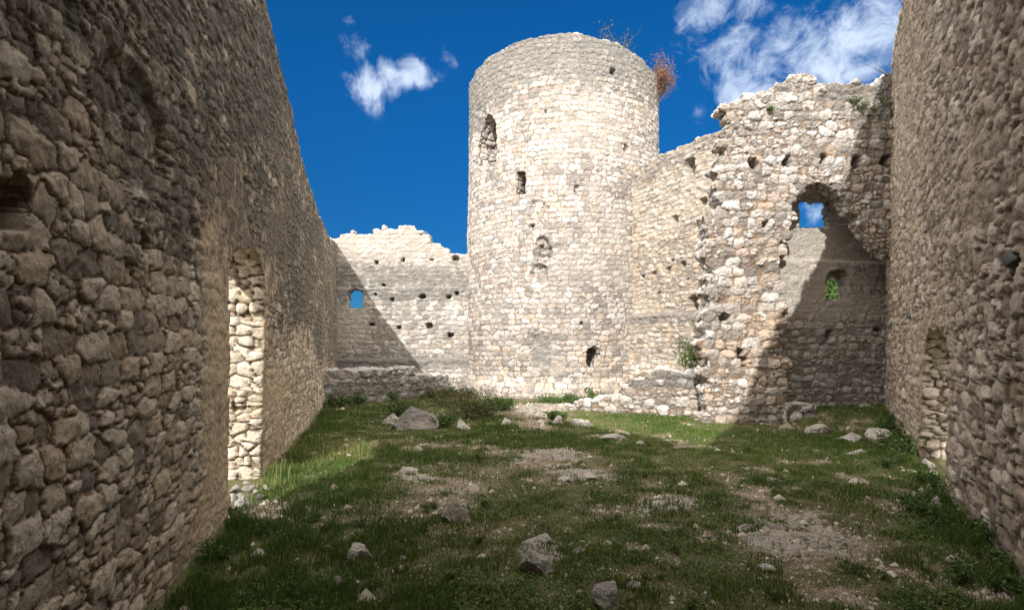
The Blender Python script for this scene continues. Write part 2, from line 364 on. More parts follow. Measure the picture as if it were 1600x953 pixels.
# ================================================================== LARGE STRUCTURE
# ---- left wall
ML, atL, LL = plane((-1.78+.24*4.42, -4.42), (-1.78-.24*24.9, 24.9))
cosL = 1/math.hypot(.24, 1)
def uY(Y): return (Y+4.42)/cosL
topL = interp([(uY(-4.5), 11.3), (uY(-2.1), 10.5), (uY(1.2), 9.3), (uY(9), 7.55), (uY(9.74), 7.31), (uY(11.8), 6.86), (uY(13.5), 6.4), (uY(16.9), 6.04), (uY(20.9), 6.09), (uY(25), 6.6)])
doorL = [atL(*p) for p in [(356, 860), (357, 700), (357, 560), (355, 470), (358, 420), (364, 397), (376, 389), (390, 390), (402, 400), (409, 430), (409, 520), (407, 620), (406, 700), (405, 860)]]
holesL = [(*atL(22, 318), .13, .12, .4), (*atL(222, 378), .09, .08, .35), (*atL(300, 355), .1, .08, .05)]
hfL = hole_fn(holesL, 31, .06)
def extraL(U, V):
    d = hfL(U, V)
    d = d + .05*ss(.2, 0, np.abs(V-3.1-.0*U))*0
    # patch of stones that lost their facing, upper left of the photo
    a, b = atL(215, 210); r = np.hypot((U-a)/.75, (V-b)/.5)+.5*(fbm2(U*2, V*2, 3, 3)-.5)
    d = d - .07*(1-ss(.8, 1.0, r))
    # undulating face
    return d + .07*(fbm2(U*.35, V*.5, 77, 3)-.5)
def keepL(U, V, cu, cv):
    K = V*.7+cv*.3 < topL(U)+.14*(fbm2(U*2, U*0, 4, 3)-.5)
    return K & ~poly_dist_mask(U, V, doorL, 13, .06)
ucL = sum(p[0] for p in doorL)/len(doorL)
def splayL(u, v, d):
    near = (u < ucL-.35) & (v < 4.2) & (u > ucL-1.6)
    mid = np.clip((ucL+.6-u)/1.5, 0, 1)*(v < 4.2)*(u > ucL-2)
    return -2.7*d*mid, .25*d*np.clip((v-2.4)/1., 0, 1)*(v < 4.2)*(np.abs(u-ucL) < 1.6)
splay_zone = lambda A, B: (B < 4.0) & (A > ucL-3.4) & (A < ucL+1.2)
def plL(U, V):
    m = fbm2(U*.45+3, V*.45+1, 61, 4)
    near = ss(uY(4.6), uY(6.2), U)*(1-ss(uY(10), uY(12.5), U))*(1-ss(4.2, 5.2, V+.5*(m-.5)))
    return np.clip(ss(.53, .66, m+.17*near+.03*(V < 1.8)), 0, 1)*(.5+.5*near)
wall('curtain_wall', 'tall grey brown rubble wall in shade at left with sunlit doorway', 'wall', ML, ustep(ML, 0, LL, k=1.25, lo=.012, hi=.06), np.arange(-.4, 11.6, .0138),
     dict(cw=.255, ch=.165, seed=21, jx=.7, jy=.5, p=3.5, jw=.10, sub=.3, wave=.6, wob=.13, facet=.3), .042, M_left, keepL, T=.8, extra=extraL, plaster=plL, splay=splayL,
     grime=lambda U, V: ss(2.2, 3.6, V+2.2*(fbm2(U*.5, V*.5, 5)-.5)+.1*(U-uY(4)))*.9 + .3*ss(.55, .7, fbm2(U*.4, V*.8, 6)), seed=2, mlevel=.2, origin=(-3.3, 5, 0))
# ---- right wall
MR, atR, LR = plane((1.72-.56*4.42, -4.42), (1.72+.56*17.3, 17.3))
cosR = 1/math.hypot(.56, 1)
def uR(Y): return (Y+4.42)/cosR
topR = interp([(uR(-4.5), 11.2), (uR(-.7), 11.0), (uR(5), 10.0), (uR(10.3), 9.25), (uR(11.0), 9.5), (uR(11.6), 9.75), (uR(12.3), 9.85), (uR(12.4), 9.75), (uR(13.1), 9.75), (uR(13.3), 9.7), (uR(14.3), 9.8), (uR(15.4), 9.3), (uR(15.9), 8.9), (uR(16.2), 8.6), (uR(17.3), 8.4)])
doorR = [atR(*p) for p in [(1483, 800), (1483, 700), (1484, 620), (1482, 570), (1476, 530), (1465, 516), (1455, 517), (1448, 535), (1445, 580), (1443, 650), (1441, 720), (1440, 800)]]
holesR = [(*atR(1425, 492), .1, .1, .05), (*atR(1330, 520), .1, .1, .3), (*atR(1500, 250), .07, .2, .15), (*atR(1590, 420), .12, .12, .3)]
ucR = sum(p[0] for p in doorR)/len(doorR)
def keepR(U, V, cu, cv):
    K = cv < topR(cu)+.2*(vn2(cu*1.6, cu*0, 14)-.5)
    return K & ~poly_dist_mask(U, V, doorR, 15, .07)
def splayR(u, v, d):
    mid = np.clip((ucR+.7-u)/1.6, 0, 1)*(v < 3.6)*(u > ucR-2.2)
    return -2.4*d*mid, 0*d
hfR = hole_fn(holesR[2:], 33)
splay_zone = lambda A, B: (B < 3.4) & (A > ucR-4.2) & (A < ucR+1.6)
wall('curtain_wall', 'tall pinkish rubble wall in shade at right with narrow doorway', 'wall', MR, ustep(MR, 0, LR, lo=.013, hi=.06), np.arange(-.4, 10.4, .0185),
     dict(cw=.29, ch=.21, seed=25, jx=.75, jy=.55, p=2.8, jw=.12, sub=.35, wave=.6, wob=.17, facet=.6), .065, M_right, keepR, T=1.0, splay=splayR,
     extra=lambda U, V: hfR(U, V)+.10*(fbm2(U*.35, V*.5, 78, 3)-.5),
     plaster=lambda U, V: np.maximum(ss(.52, .68, fbm2(U*.5, V*.5, 63, 4)+.06*ss(uR(6), uR(8), U))*.6, .8*(1-ss(.7, 1.25, np.hypot((U-ucR)/1.5, np.maximum(0, V-1.6)/1.3)+.6*(fbm2(U*1.2, V*1.2, 66, 3)-.5)))), mlevel=.24, seed=4, origin=(5.5, 7, 0))
# ---- back wall beside the tower
MB, atB, LB = plane((-7.9, 24.55), (-1.2, 25.0))
tp = [(505, 375), (523, 371), (543, 365), (574, 363), (597, 356), (644, 355), (655, 361), (671, 364), (677, 377), (698, 394), (729, 397), (760, 397)]
topB = interp([atB(*p) for p in tp])
winB = [atB(*p) for p in [(544.5, 482), (544.5, 461), (546.5, 456), (551, 452.5), (556, 451.5), (562, 453), (566, 457), (567, 462), (567, 482)]]
hz = [(228, 205, 8, 8), (335, 195, 6, 8), (447, 195, 6, 6), (547, 190, 13, 11), (257, 298, 6, 6), (290, 355, 8, 7), (413, 343, 11, 9), (518, 345, 9, 7), (550, 330, 6, 6), (208, 455, 9, 7), (318, 467, 8, 8), (440, 460, 13, 12), (222, 337, 5, 5), (525, 498, 12, 9)]
holesB = [(*atB(500+x/2.575, 330+y/2.575), w/2.575/F*24.8, h_/2.575/F*24.8, .45) for x, y, w, h_ in hz]
hfB = hole_fn(holesB, 41, .025)
def extB(U, V):
    w_ = np.array(winB); cx = (w_[:, 0].min()+w_[:, 0].max())/2
    return hfB(U, V) + .12*(1-ss(1.45, 1.6, V+.1*fbm2(U, V, 3))) + .05*(1-ss(4.55, 4.62, V+.25*(fbm2(U*.8, V*.4, 9)-.5)))
wall('curtain_wall', 'low pale curtain wall left of the round tower, pierced by a small arched window', 'wall', MB, ustep(MB, 0, LB, k=1.2, lo=.02), np.arange(-.4, 7.6, .026),
     dict(cw=.31, ch=.21, seed=28, jx=.55, jy=.36, p=3.4, jw=.15, sub=.3, wave=.3, wob=.15, facet=.6), .06, M_back,
     lambda U, V, cu, cv: (cv < topB(cu)+.1*(vn2(cu*2, cu, 3)-.5)) & ~inpoly(U, V, winB), T=.5, extra=extB,
     plaster=lambda U, V: np.maximum(ss(4.4, 4.9, V+.9*(fbm2(U*.7, V*.7, 2)-.5))*.65, (1-ss(.7, 1.2, np.hypot(U-winB[3][0]+.2, (V-3.4)/1.6)))*.85),
     grime=lambda U, V: .9*ss(3.6, 4.3, V+1.3*(fbm2(U*.6, V*.6, 12)-.5))*(1-ss(5.3, 6.1, V)) + 1.2*ss(.9, 1.3, V)*(1-ss(1.5, 2.0, V+.3*fbm2(U, V, 2))) + .4*(1-ss(.5, 1., V)),
     warmf=lambda U, V: .5*ss(LB-2.4, LB-1.2, U)*(1-ss(2.2, 3.4, V)), seed=6, origin=(-4.5, 24.8, 0), mlevel=.4)
# ---- round tower
TX, TY, TR = 2.33, 26.0, 4.32
def MT(u, v, d):                                 # u = arc length, 0 behind the tower
    a = -math.pi/2 - math.pi + u/TR; r = TR+d+ .06*np.sin(v*.4)
    return np.stack([TX+r*np.cos(a), TY+r*np.sin(a), v+0*u], -1)
def atT(px, py):
    a = (px-800)/F; A = a*a+1; B_ = -2*(a*TX+TY); Cc = TX**2+TY**2-TR**2
    Y = (-B_-math.sqrt(max(0, B_*B_-4*A*Cc)))/(2*A); an = math.atan2(Y-TY, a*Y-TX)
    return ((an+math.pi*1.5) % (2*math.pi))*TR, EYE+(HY-py)/F*Y
def zt(p): return (700+p[0]/2.508, 20+p[1]/2.508)
tall = [atT(*zt((148+(p[0]-148)*1.18, 505+(p[1]-505)*1.1))) for p in [(150, 405), (166, 415), (178, 440), (182, 500), (182, 580), (160, 598), (128, 604), (114, 590), (112, 530), (121, 480), (133, 425)]]
sq = [atT(*zt(p)) for p in [(268, 626), (306, 622), (306, 710), (268, 712)]]
def zz3(p): return (500+p[0]/2.575, 330+p[1]/2.575)
dk = [atT(*p) for p in [(916, 576), (914, 560), (918, 545), (926, 541), (934, 546), (936, 555), (932, 563), (929, 576)]]
bl = atT(*zz3((893, 565))); dm = [atT(*zz3(p)) for p in ((895, 165), (905, 200), (885, 250))]
bd = atT(*zz3((955, 622)))
us = []; u = 0; CT = 2*math.pi*TR
while u < CT:
    us.append(u); a = u/TR; u += .032 if abs(a-math.pi) < 1.75 else .3
us.append(CT); us = np.array(us)
rimT = interp([(0, 13.2), (CT*.3, 13.6), (CT*.36, 13.75), (CT*.42, 13.9), (CT*.5, 13.95), (CT*.55, 13.8), (CT*.6, 13.65), (CT*.66, 13.35), (CT*.75, 12.9), (CT, 13.2)])
htT = hole_fn([(atT(*zt((650, 228)))[0], atT(*zt((650, 228)))[1], .14, .14, .4), (atT(*zt((697, 533)))[0], atT(*zt((697, 533)))[1], .1, .16, .35),
               (atT(*zt((327, 833)))[0], atT(*zt((327, 833)))[1], .1, .07, .3), (atT(*zt((505, 690)))[0], atT(*zt((505, 690)))[1], .08, .16, .2), (atT(*zt((380, 385)))[0], atT(*zt((380, 385)))[1], .06, .06, .2),
               (atT(908, 505)[0], atT(908, 505)[1], .06, .06, .2), (atT(925, 565)[0], atT(925, 565)[1], .1, .1, .02)], 51)
def extT(U, V):
    D = htT(U, V); n = fbm2(U*3, V*3, 23, 3)
    for k, (a, b) in enumerate(dm):
        r = np.hypot((U-a)/.36, (V-b)/.6)+.8*(n-.5); D = D-.2*(1-ss(.75, 1., r))*(.5+1.*fbm2(U*4, V*4, 66, 3))
    a, b = atT(*zt((355, 800))); r = np.hypot((U-a)/.5, (V-b)/.7)+.8*(n-.5); D = D-.09*(1-ss(.75, 1., r))
    r = np.maximum(np.abs(U-bl[0])/.42, np.abs(V-bl[1])/.75)+.3*(n-.5); D = D-.10*(1-ss(.7, 1.05, r+.5*(fbm2(U*5, V*5, 3, 3)-.5)))
    a, b = atT(*zt((120, 500))); D = D-.12*(1-ss(.6, 1.1, np.hypot((U-a)/.7, (V-b)/1.7)+.5*(n-.5)))
    foot = .28*(1-ss(.1, .9, V+.35*(fbm2(U*.8, V, 30)-.5)))
    return D + foot + .03*(1-ss(3.2, 3.3, V+.2*fbm2(U, V, 8)))
def keepT(U, V, cu, cv):
    K = V*.75+cv*.25 < rimT(U)+.15+.10*(fbm2(U*3, U*0, 24, 3)-.5)
    for pl_ in (tall, dk): K &= ~poly_dist_mask(U, V, pl_, 17, .05)
    return K & ~inpoly(U, V, sq)
def grT(U, V):
    n = fbm2(U*.5, V*.5, 71, 4)
    return 1.15*ss(10.6, 12.8, V+2.6*(n-.5)) + .5*ss(.52, .66, n)*ss(6, 9, V) + .9*(1-ss(.7, 1.1, np.maximum(np.abs(U-bl[0])/.42, np.abs(V-bl[1])/.75)+.4*(n-.5)))
def plT(U, V):
    r = np.maximum(np.abs(U-bl[0])/.42, np.abs(V-bl[1])/.75)
    r2 = np.maximum(np.abs(U-bd[0])/.33, np.abs(V-bd[1])/.37)
    return np.clip((1-ss(.85, 1.05, r))+(1-ss(.85, 1.05, r2)), 0, 1)*.9 + .5*ss(.56, .66, fbm2(U*.6+9, V*.6, 72, 3))
tw = wall('round_tower', 'tall round white limestone tower with two window openings rising against the sky', 'tower', MT, us, np.arange(-.3, 14.6, .031),
     dict(cw=.31, ch=.205, seed=35, jx=.55, jy=.34, p=3.8, jw=.13, sub=.2, wave=.3, wob=.12, facet=.5), .06, M_tower, keepT, T=.95, extra=extT, grime=grT, plaster=plT,
     warmf=lambda U, V: .45*ss(CT*.5+4.1, CT*.5+5.3, U)*(1-ss(7.5, 9.3, V))+.25*(1-ss(1, 3.5, V)), seed=8, origin=(TX, TY, 0), mlevel=.3, back=False, jamb=.34)
# inner skin of the tower shell, so that the openings look into a dark round room
ang = np.linspace(0, 2*math.pi, 73); hv = np.linspace(0, 13.3, 50); A_, H_ = np.meshgrid(ang, hv)
def rin(A_, H_): return TR-.97
ic = np.stack([TX+rin(0, 0)*np.cos(A_), TY+rin(0, 0)*np.sin(A_), H_], -1)
ii = np.arange(A_.size).reshape(A_.shape)
uu_ = ((A_+math.pi*1.5) % (2*math.pi))*TR
kk = keepT(uu_, H_, uu_, H_)
def shrink(k): return k[:-1, :-1] & k[1:, :-1] & k[:-1, 1:] & k[1:, 1:]
# ---- curtain between tower and cross wall
MC, atC, LC = plane((4.2, 23.6), (7.35, 17.4))
def z6(p): return (1020+p[0]/2.802, 60+p[1]/2.802)
def z5(p): return (860+p[0]/2.9775, 380+p[1]/2.9775)
topC = interp([(0, 9.1), atC(988, 262), atC(1030, 245), atC(1070, 226), atC(1100, 213), atC(1133, 204), (LC, 8.9)])
hC = [(430, 155, 7, 7), (483, 138, 8, 7), (548, 120, 9, 8), (618, 97, 9, 14), (690, 80, 8, 14), (503, 232, 6, 6), (570, 80, 5, 6), (640, 170, 5, 5)]
holesC = [(*atC(*z5((x, y))), w/2.9775/F*20*1.6, h_/2.9775/F*20, .45) for x, y, w, h_ in hC]
holesC += [(*atC(*z6((165, 560))), .22, .28, .55), (*atC(*z6((172, 585))), .1, .4, .5), (*atC(*z6((220, 715))), .17, .13, .3), (*atC(*z6((98, 790))), .12, .1, .3), (*atC(*z6((105, 808))), .08, .12, .25)]
nic = [atC(*z5(p)) for p in [(642, 248), (683, 250), (684, 325), (660, 322)]]
nx = (nic[0][0]+nic[1][0])/2; ny = (nic[0][1]+nic[2][1])/2
holesC.append((nx, ny, abs(nic[1][0]-nic[0][0])*.55, abs(nic[0][1]-nic[2][1])*.52, .7))
hfC = hole_fn(holesC, 43, .03); ledge = interp([atC(975, 495), atC(1040, 491), atC(1098, 488)])
wall('curtain_wall', 'pale curtain wall running from the right of the tower, with putlog holes and ledge', 'wall', MC, ustep(MC, 0, LC, k=1.2, lo=.018), np.arange(-.3, 9.6, .025),
     dict(cw=.30, ch=.19, seed=44, jx=.6, jy=.4, p=3.2, jw=.15, sub=.35, wave=.5, wob=.22), .07, M_curt,
     lambda U, V, cu, cv: cv < topC(cu)+.08*(vn2(cu*2, cu, 5)-.5), T=.9,
     extra=lambda U, V: hfC(U, V) + .22*(1-ss(-.05, .12, V-ledge(U)+.1*(fbm2(U*2, V*2, 5)-.5))) + .25*(1-ss(.9, 1.8, V+.3*fbm2(U, V, 6))),
     grime=lambda U, V: 1.1*ss(-.75, -.05, V-ledge(U)+.3*(fbm2(U, V, 15)-.5))*(V < ledge(U)+.1) + .7*ss(7.9, 8.7, V+.8*(fbm2(U, V, 16)-.5)),
     plaster=lambda U, V: ss(.5, .66, fbm2(U*.6, V*.6, 81, 3)+.08*(V < ledge(U)))*.6,
     warmf=lambda U, V: .55*(1-ss(.6, 2.4, U+.8*(fbm2(U, V*.5, 4)-.5)))*(1-ss(6.5, 8.5, V)) + .15, seed=10, origin=(5.8, 20.5, 0), mlevel=.38)
# ---- cross wall with the broken arch
MA, atA, LA = plane((4.9, 15.0), (10.25, 15.0))
tA = [(1085, 640), (1104, 600), (1104, 500), (1103, 340), (1112, 325), (1118, 290), (1131, 240), (1131, 170), (1137, 160), (1152, 155), (1165, 157), (1180, 150), (1185, 140), (1200, 138), (1209, 128), (1233, 124), (1236, 113), (1254, 115), (1258, 124), (1266, 121), (1282, 122), (1284, 130), (1294, 131), (1297, 139), (1325, 133), (1350, 130), (1372, 126), (1384, 116), (1410, 112)]
xsA = sorted(set([1000]+[p[0] for p in tA])); 
def leftA(V):                                    # left outline of the cross wall as a function of height
    pts = [(atA(x, y)[1], atA(x, y)[0]) for x, y in [(1104, 640), (1105, 520), (1103, 345), (1117, 322), (1118, 290), (1131, 240), (1132, 168)]]
    vs_, us_ = zip(*sorted(pts)); return np.interp(V, vs_, us_)
topA = interp([atA(*p) for p in tA[7:]])
opening = [atA(*p) for p in [(1232, 700), (1232, 620), (1230, 560), (1227, 520), (1223, 470), (1226, 430), (1227, 400), (1226, 385), (1238, 360), (1246, 340), (1247, 316), (1256, 301), (1266, 290), (1285, 285), (1302, 290), (1314, 300), (1318, 312), (1322, 325), (1336, 327), (1338, 345), (1348, 358), (1360, 372), (1376, 388), (1392, 402), (1470, 410), (1470, 700)]]
hA = [(z6((440, 548)), .13, .17), (z6((585, 540)), .13, .13), (z6((743, 545)), .09, .24), (z6((888, 545)), .14, .16), (z6((1022, 540)), .15, .16), (z5((812, 342)), .17, .1), (z5((887, 515)), .1, .14), (z5((900, 555)), .07, .16), (z6((490, 815)), .09, .09), (z6((410, 505)), .05, .05), ((1070, 500), .1, .1)]
hfA = hole_fn([(*atA(*p), a, b, .5) for p, a, b in hA], 45, .05)
def keepA(U, V, cu, cv):
    K = (cv < topA(cu)+.05) & (cu > leftA(cv)-.03)
    return K & ~(inpoly(cu, cv, opening) & inpoly(U, V, [(a-.16*(k in range(0, 20)), b) for k, (a, b) in enumerate(opening)])) & ~poly_dist_mask(U, V, [(a+.1, b-.12) for a, b in opening], 3, .05)
def extA(U, V):
    n = fbm2(U*2.2, V*2.2, 55, 4)
    d = hfA(U, V)
    # the facing has come away around the lower middle
    ax, bx = atA(1165, 470); r = np.hypot((U-ax)/.75, (V-bx)/1.3)+.9*(n-.5); d = d-.10*(1-ss(.7, 1.05, r))
    d = d + .10*(1-ss(1.6, 1.75, V+.5*(n-.5)))*ss(6.7-4.9, 7.0-4.9, U)
    return d + .12*(fbm2(U*.9, V*.9, 56, 3)-.5)
wall('cross_wall', 'sunlit rough limestone cross wall with a large broken arch opening', 'wall', MA, ustep(MA, 0, LA, k=1.15, lo=.018), np.arange(-.3, 9.6, .021),
     dict(cw=.33, ch=.245, seed=57, jx=.7, jy=.46, p=3.2, jw=.12, sub=.3, wave=.4, wob=.16, facet=.8), .085, M_arch, keepA, T=.5, extra=extA,
     grime=lambda U, V: .55*ss(7.0, 8.3, V+.8*(fbm2(U, V, 17)-.5))+.3*ss(.5, .7, fbm2(U*.8, V*.8, 5)), warmf=lambda U, V: .35*ss(.5, .62, fbm2(U*.8, V*.6, 19, 3))*(1-ss(5.5, 6.5, V)),
     seed=12, origin=(7.6, 15.3, 0), mlevel=.3, big=.12, jr=.8)
# ---- rear wall of the recess behind the arch
MK, atK, LK = plane((6.6, 15.85), (11.3, 16.75))
w1 = [atK(*p) for p in [(1249, 357), (1249, 328), (1247, 322), (1252, 315), (1263, 311), (1276, 313), (1297, 311), (1297, 356)]]
def z7(p): return (1180+p[0]/2.383, 360+p[1]/2.383)
w2 = [atK(*z7(p)) for p in [(281, 250), (281, 185), (292, 172), (308, 168), (322, 172), (332, 185), (332, 258), (300, 256)]]
w2o = [atK(*z7(p)) for p in [(252, 262), (252, 178), (266, 158), (292, 148), (318, 152), (336, 172), (336, 262)]]
c2 = (np.mean([p[0] for p in w2o]), np.mean([p[1] for p in w2o]))
hfK = hole_fn([(*atK(*z7((264, 390))), .12, .15, .4), (*atK(*z7((446, 371))), .12, .08, .4)], 47, .03)
def extK(U, V):
    d = hfK(U, V); q = inpoly(U, V, w2o); d = d-.35*q
    return d + .12*(1-ss(0, .1, V-atK(1240, 408)[1]+.05*fbm2(U*2, V, 3)))
wall('recess_wall', 'shaded stone rear wall seen through the broken arch with two small windows', 'wall', MK, ustep(MK, 0, LK, k=1.2, lo=.018), np.arange(-.2, 7.8, .024),
     dict(cw=.28, ch=.21, seed=62, jx=.5, jy=.4, p=3.0, jw=.2, sub=.3, wave=.4, wob=.16), .055, M_back, lambda U, V, cu, cv: (cv < 7.3) & ~inpoly(U, V, w1) & ~inpoly(U, V, w2), T=.3, extra=extK,
     plaster=lambda U, V: ss(2.55, 3.0, V+.4*(fbm2(U*.8, V*.8, 3)-.5))*.9, grime=lambda U, V: .6*ss(3.2, 3.6, V)*(1-ss(4.3, 4.5, V))*ss(9.2-6.6, 9.6-6.6, U)+.5*(1-ss(1.4, 1.7, V))*ss(1.0, 1.3, V), seed=14, origin=(8.8, 16.6, 0), mlevel=.4)
# ---- low walls
def lowwall(name, label, P0, P1, top, sp, mat, relief=.1, T=.5, step=.026, seed=1, **kw):
    M_, at_, L_ = plane(P0, P1)
    return wall(name, label, 'low wall', M_, ustep(M_, 0, L_, k=1.2, lo=.018), np.arange(-.3, 2.2, step), sp, relief, mat,
                lambda U, V, cu, cv: cv < top(cu, L_), T=T, seed=seed, origin=((P0[0]+P1[0])/2, (P0[1]+P1[1])/2, 0), **kw)
lowwall('stone_plinth', 'long low shaded stone plinth at the foot of the back wall, left', (-6.5, 18.62), (-2.55, 23.1), lambda u, L: np.interp(u/L, [0, .5, .9, .97, 1], [1.31, 1.12, .98, .75, .55])+.04*(vn2(u*3, u*0, 2)-.5),
        dict(cw=.5, ch=.3, seed=71, jx=.6, jy=.4, p=3, jw=.17, sub=.35, wave=.3, wob=.15), M_back, T=1.2, seed=16, grime=lambda U, V: .8+0*U, mlevel=.35)
lowwall('retaining_wall', 'low rubble retaining wall curving out from the tower foot in sunlight', (3.0, 17.1), (5.95, 15.45), lambda u, L: np.interp(u/L, [0, .08, .25, .3, .36, .8, 1], [.52, .75, 1.08, 1.3, 1.32, 1.36, 1.3]),
        dict(cw=.4, ch=.27, seed=73, jx=.6, jy=.45, p=3, jw=.17, sub=.25, wave=.4, wob=.15), M_arch, T=.5, seed=18, grime=lambda U, V: .9*ss(.75, 1.0, V+.2*(fbm2(U, V, 8)-.5)), mlevel=.3)
lowwall('retaining_wall', 'tapering end of the rubble retaining wall beside the sunlit path', (1.35, 18.0), (3.1, 17.05), lambda u, L: np.interp(u/L, [0, .3, .8, 1], [.06, .22, .42, .52]),
        dict(cw=.3, ch=.17, seed=75, jx=.7, jy=.5, p=2.6, jw=.17, sub=.25, wave=.4, wob=.18), M_arch, T=.5, seed=19, mlevel=.3)
lowwall('low_wall_stub', 'short low wall stub of large grey blocks at the right foot of the broken arch', (7.2, 14.75), (7.95, 14.75), lambda u, L: np.interp(u/L, [0, .8, 1], [.68, .62, .4]),
        dict(cw=.42, ch=.3, seed=77, jx=.4, jy=.3, p=3.4, jw=.13, sub=.1, wave=.2, wob=.12), M_arch, T=.5, seed=20, grime=lambda U, V: .7+0*U, mlevel=.2)

# ================================================================== GROUND
def gp(px, py, z=0.): Y = (EYE-z)*F/(py-HY); return (px-800)/F*Y, Y
BARE = [(700, 765, 85, 30, .9), (860, 720, 70, 14, 1.0), (900, 745, 50, 14, 1.1), (1040, 785, 60, 16, .8), (840, 655, 40, 16, 1.2), (835, 640, 60, 10, 1.2), (430, 795, 75, 20, .8), (640, 745, 50, 10, .8), (1270, 850, 95, 45, 1.0),
        (1200, 800, 60, 20, .6), (1430, 770, 40, 10, .8), (760, 830, 90, 12, .5), (940, 800, 60, 15, .5), (1010, 760, 40, 8, .6), (700, 880, 60, 20, .5), (1500, 880, 50, 15, .6), (640, 800, 90, 22, .55), (960, 900, 60, 18, .4), (1300, 930, 60, 20, .6), (740, 730, 70, 14, .5), (540, 700, 60, 10, .3), (1340, 650, 60, 8, .5), (1400, 790, 70, 10, .5)]
ROCKY = [(860, 718, 55, 12, 1.0), (905, 748, 50, 12, 1.0), (1255, 845, 85, 40, .9), (1050, 790, 45, 12, .8), (845, 640, 45, 10, 1.1), (650, 745, 30, 10, .7), (850, 870, 40, 22, .7), (1190, 830, 40, 25, .7), (1010, 800, 40, 10, .4), (700, 770, 40, 10, .5)]
def blobs(x, y, L_):
    Y = np.maximum(y, .5); px = 800+F*x/Y; py = HY+F*EYE/Y; r = np.zeros_like(x)
    for (a, b, ra, rb, s) in L_: r = np.maximum(r, s*np.exp(-(((px-a)/ra)**2+((py-b)/rb)**2)*.9))
    return r
def gmask(x, y):
    n = fbm2(x*1.5+4, y*1.5, 91, 5, .6); n2 = fbm2(x*.45, y*.45, 94, 3)
    g = ss(.36, .54, n+.35*(n2-.5)+.14) - 1.3*blobs(x, y, BARE)*ss(.34, .58, fbm2(x*2.6, y*2.6, 95, 5, .65)+.12*blobs(x, y, BARE))
    return np.clip(g, 0, 1)
def rmask(x, y):
    b_ = blobs(x, y, ROCKY)
    return np.clip(b_*1.3, 0, 1)*ss(.47, .56, fbm2(x*3.2, y*3.2, 97, 5, .62)+.10*b_)
def Gd(x, y):
    r = rmask(x, y)
    e, *_ = rows_voronoi((x+.1*fbm2(x*4, y*4, 2)).astype(np.float32), (y+.1*fbm2(x*4, y*4, 3)).astype(np.float32), .42, .3, 99, .9, .8, 2.)
    return G(x, y)+.03*gmask(x, y)*vn2(x*5, y*5, 3)+r*(.045*ss(0, .14, e)+.09*(fbm2(x*3, y*3, 98, 4)-.3)) + .018*(fbm2(x*14, y*14, 6, 3)-.5)
gy = [2.6]
while gy[-1] < 26: gy.append(gy[-1]+min(.12, max(.011, .0032*gy[-1]*max(1, gy[-1]/9))))
gx = np.concatenate([np.arange(-9, -5, .09), np.arange(-5, 5, .03), np.arange(5, 12.5, .06)])
X, Y = np.meshgrid(gx, np.array(gy)); Z = Gd(X, Y)
gi = np.arange(X.size).reshape(X.shape)
gq = np.stack([gi[:-1, :-1], gi[:-1, 1:], gi[1:, 1:], gi[1:, :-1]], -1).reshape(-1, 4)
e_, *_ = rows_voronoi((X+.1*fbm2(X*4, Y*4, 2)).astype(np.float32), (Y+.1*fbm2(X*4, Y*4, 3)).astype(np.float32), .42, .3, 99, .9, .8, 2.)
# outer ring of coarse ground out to the horizon, falling away from the castle rock
ring = []; ringq = []
xb = np.concatenate([-np.geomspace(3000, 10, 24), np.linspace(-9, 12.5, 24), np.geomspace(13.5, 3000, 24)])
yb = np.concatenate([-np.geomspace(3000, 3, 24), np.linspace(2.6, gy[-1], 24), np.geomspace(gy[-1]+1.5, 3000, 24)])
XB, YB = np.meshgrid(xb, yb); dist = np.hypot(np.maximum(0, np.maximum(-9-XB, XB-12.5)), np.maximum(0, np.maximum(-6-YB, YB-30)))
ZB = G(XB, YB)*(dist < 1) - np.minimum(70, .35*np.maximum(0, dist-4)) + 25*(fbm2(XB*.004, YB*.004, 7, 4)-.5)*ss(60, 300, dist) + 60*ss(700, 2800, dist)*fbm2(XB*.0015, YB*.0015, 17, 3)
ib = X.size+np.arange(XB.size).reshape(XB.shape)
inner = (XB[:-1, :-1] > -9.01) & (XB[1:, 1:] < 12.51) & (YB[:-1, :-1] > 2.59) & (YB[1:, 1:] < gy[-1]+.01)
bq = np.stack([ib[:-1, :-1], ib[:-1, 1:], ib[1:, 1:], ib[1:, :-1]], -1)[~inner]
mg, t, b = newmat('turf_and_dirt'); tcg = t.nodes.new('ShaderNodeTexCoord'); P = tcg.outputs['Object']
g1 = attr(t, 'grassy'); rk = attr(t, 'rocky'); cr = attr(t, 'crack')
n1 = nnoise(t, P, 4, 8, .7); n2 = nnoise(t, P, 30, 6, .7); vo = t.nodes.new('ShaderNodeTexVoronoi'); vo.inputs['Scale'].default_value = 34; t.links.new(P, vo.inputs['Vector'])
vo2 = t.nodes.new('ShaderNodeTexVoronoi'); vo2.inputs['Scale'].default_value = 90; t.links.new(P, vo2.inputs['Vector'])
dirt = nmix(t, n1.outputs['Fac'], (.13, .095, .06), (.30, .235, .165)); dirt = nmix(t, nramp(t, n2.outputs['Fac'], .3, .7), dirt, nmix(t, .5, dirt, (.10, .07, .045)))
sepr = t.nodes.new('ShaderNodeSeparateColor'); t.links.new(vo.outputs['Color'], sepr.inputs[0])
peb = nmath(t, 'MULTIPLY', nramp(t, vo.outputs['Distance'], .42, .28), nramp(t, sepr.outputs[0], .72, .76))
dirt = nmix(t, peb, dirt, nmix(t, sepr.outputs[1], (.30, .27, .23), (.5, .46, .4)))
sepr2 = t.nodes.new('ShaderNodeSeparateColor'); t.links.new(vo2.outputs['Color'], sepr2.inputs[0])
dirt = nmix(t, nmath(t, 'MULTIPLY', nramp(t, vo2.outputs['Distance'], .42, .28), nramp(t, sepr2.outputs[0], .6, .66)), dirt, (.36, .31, .25))
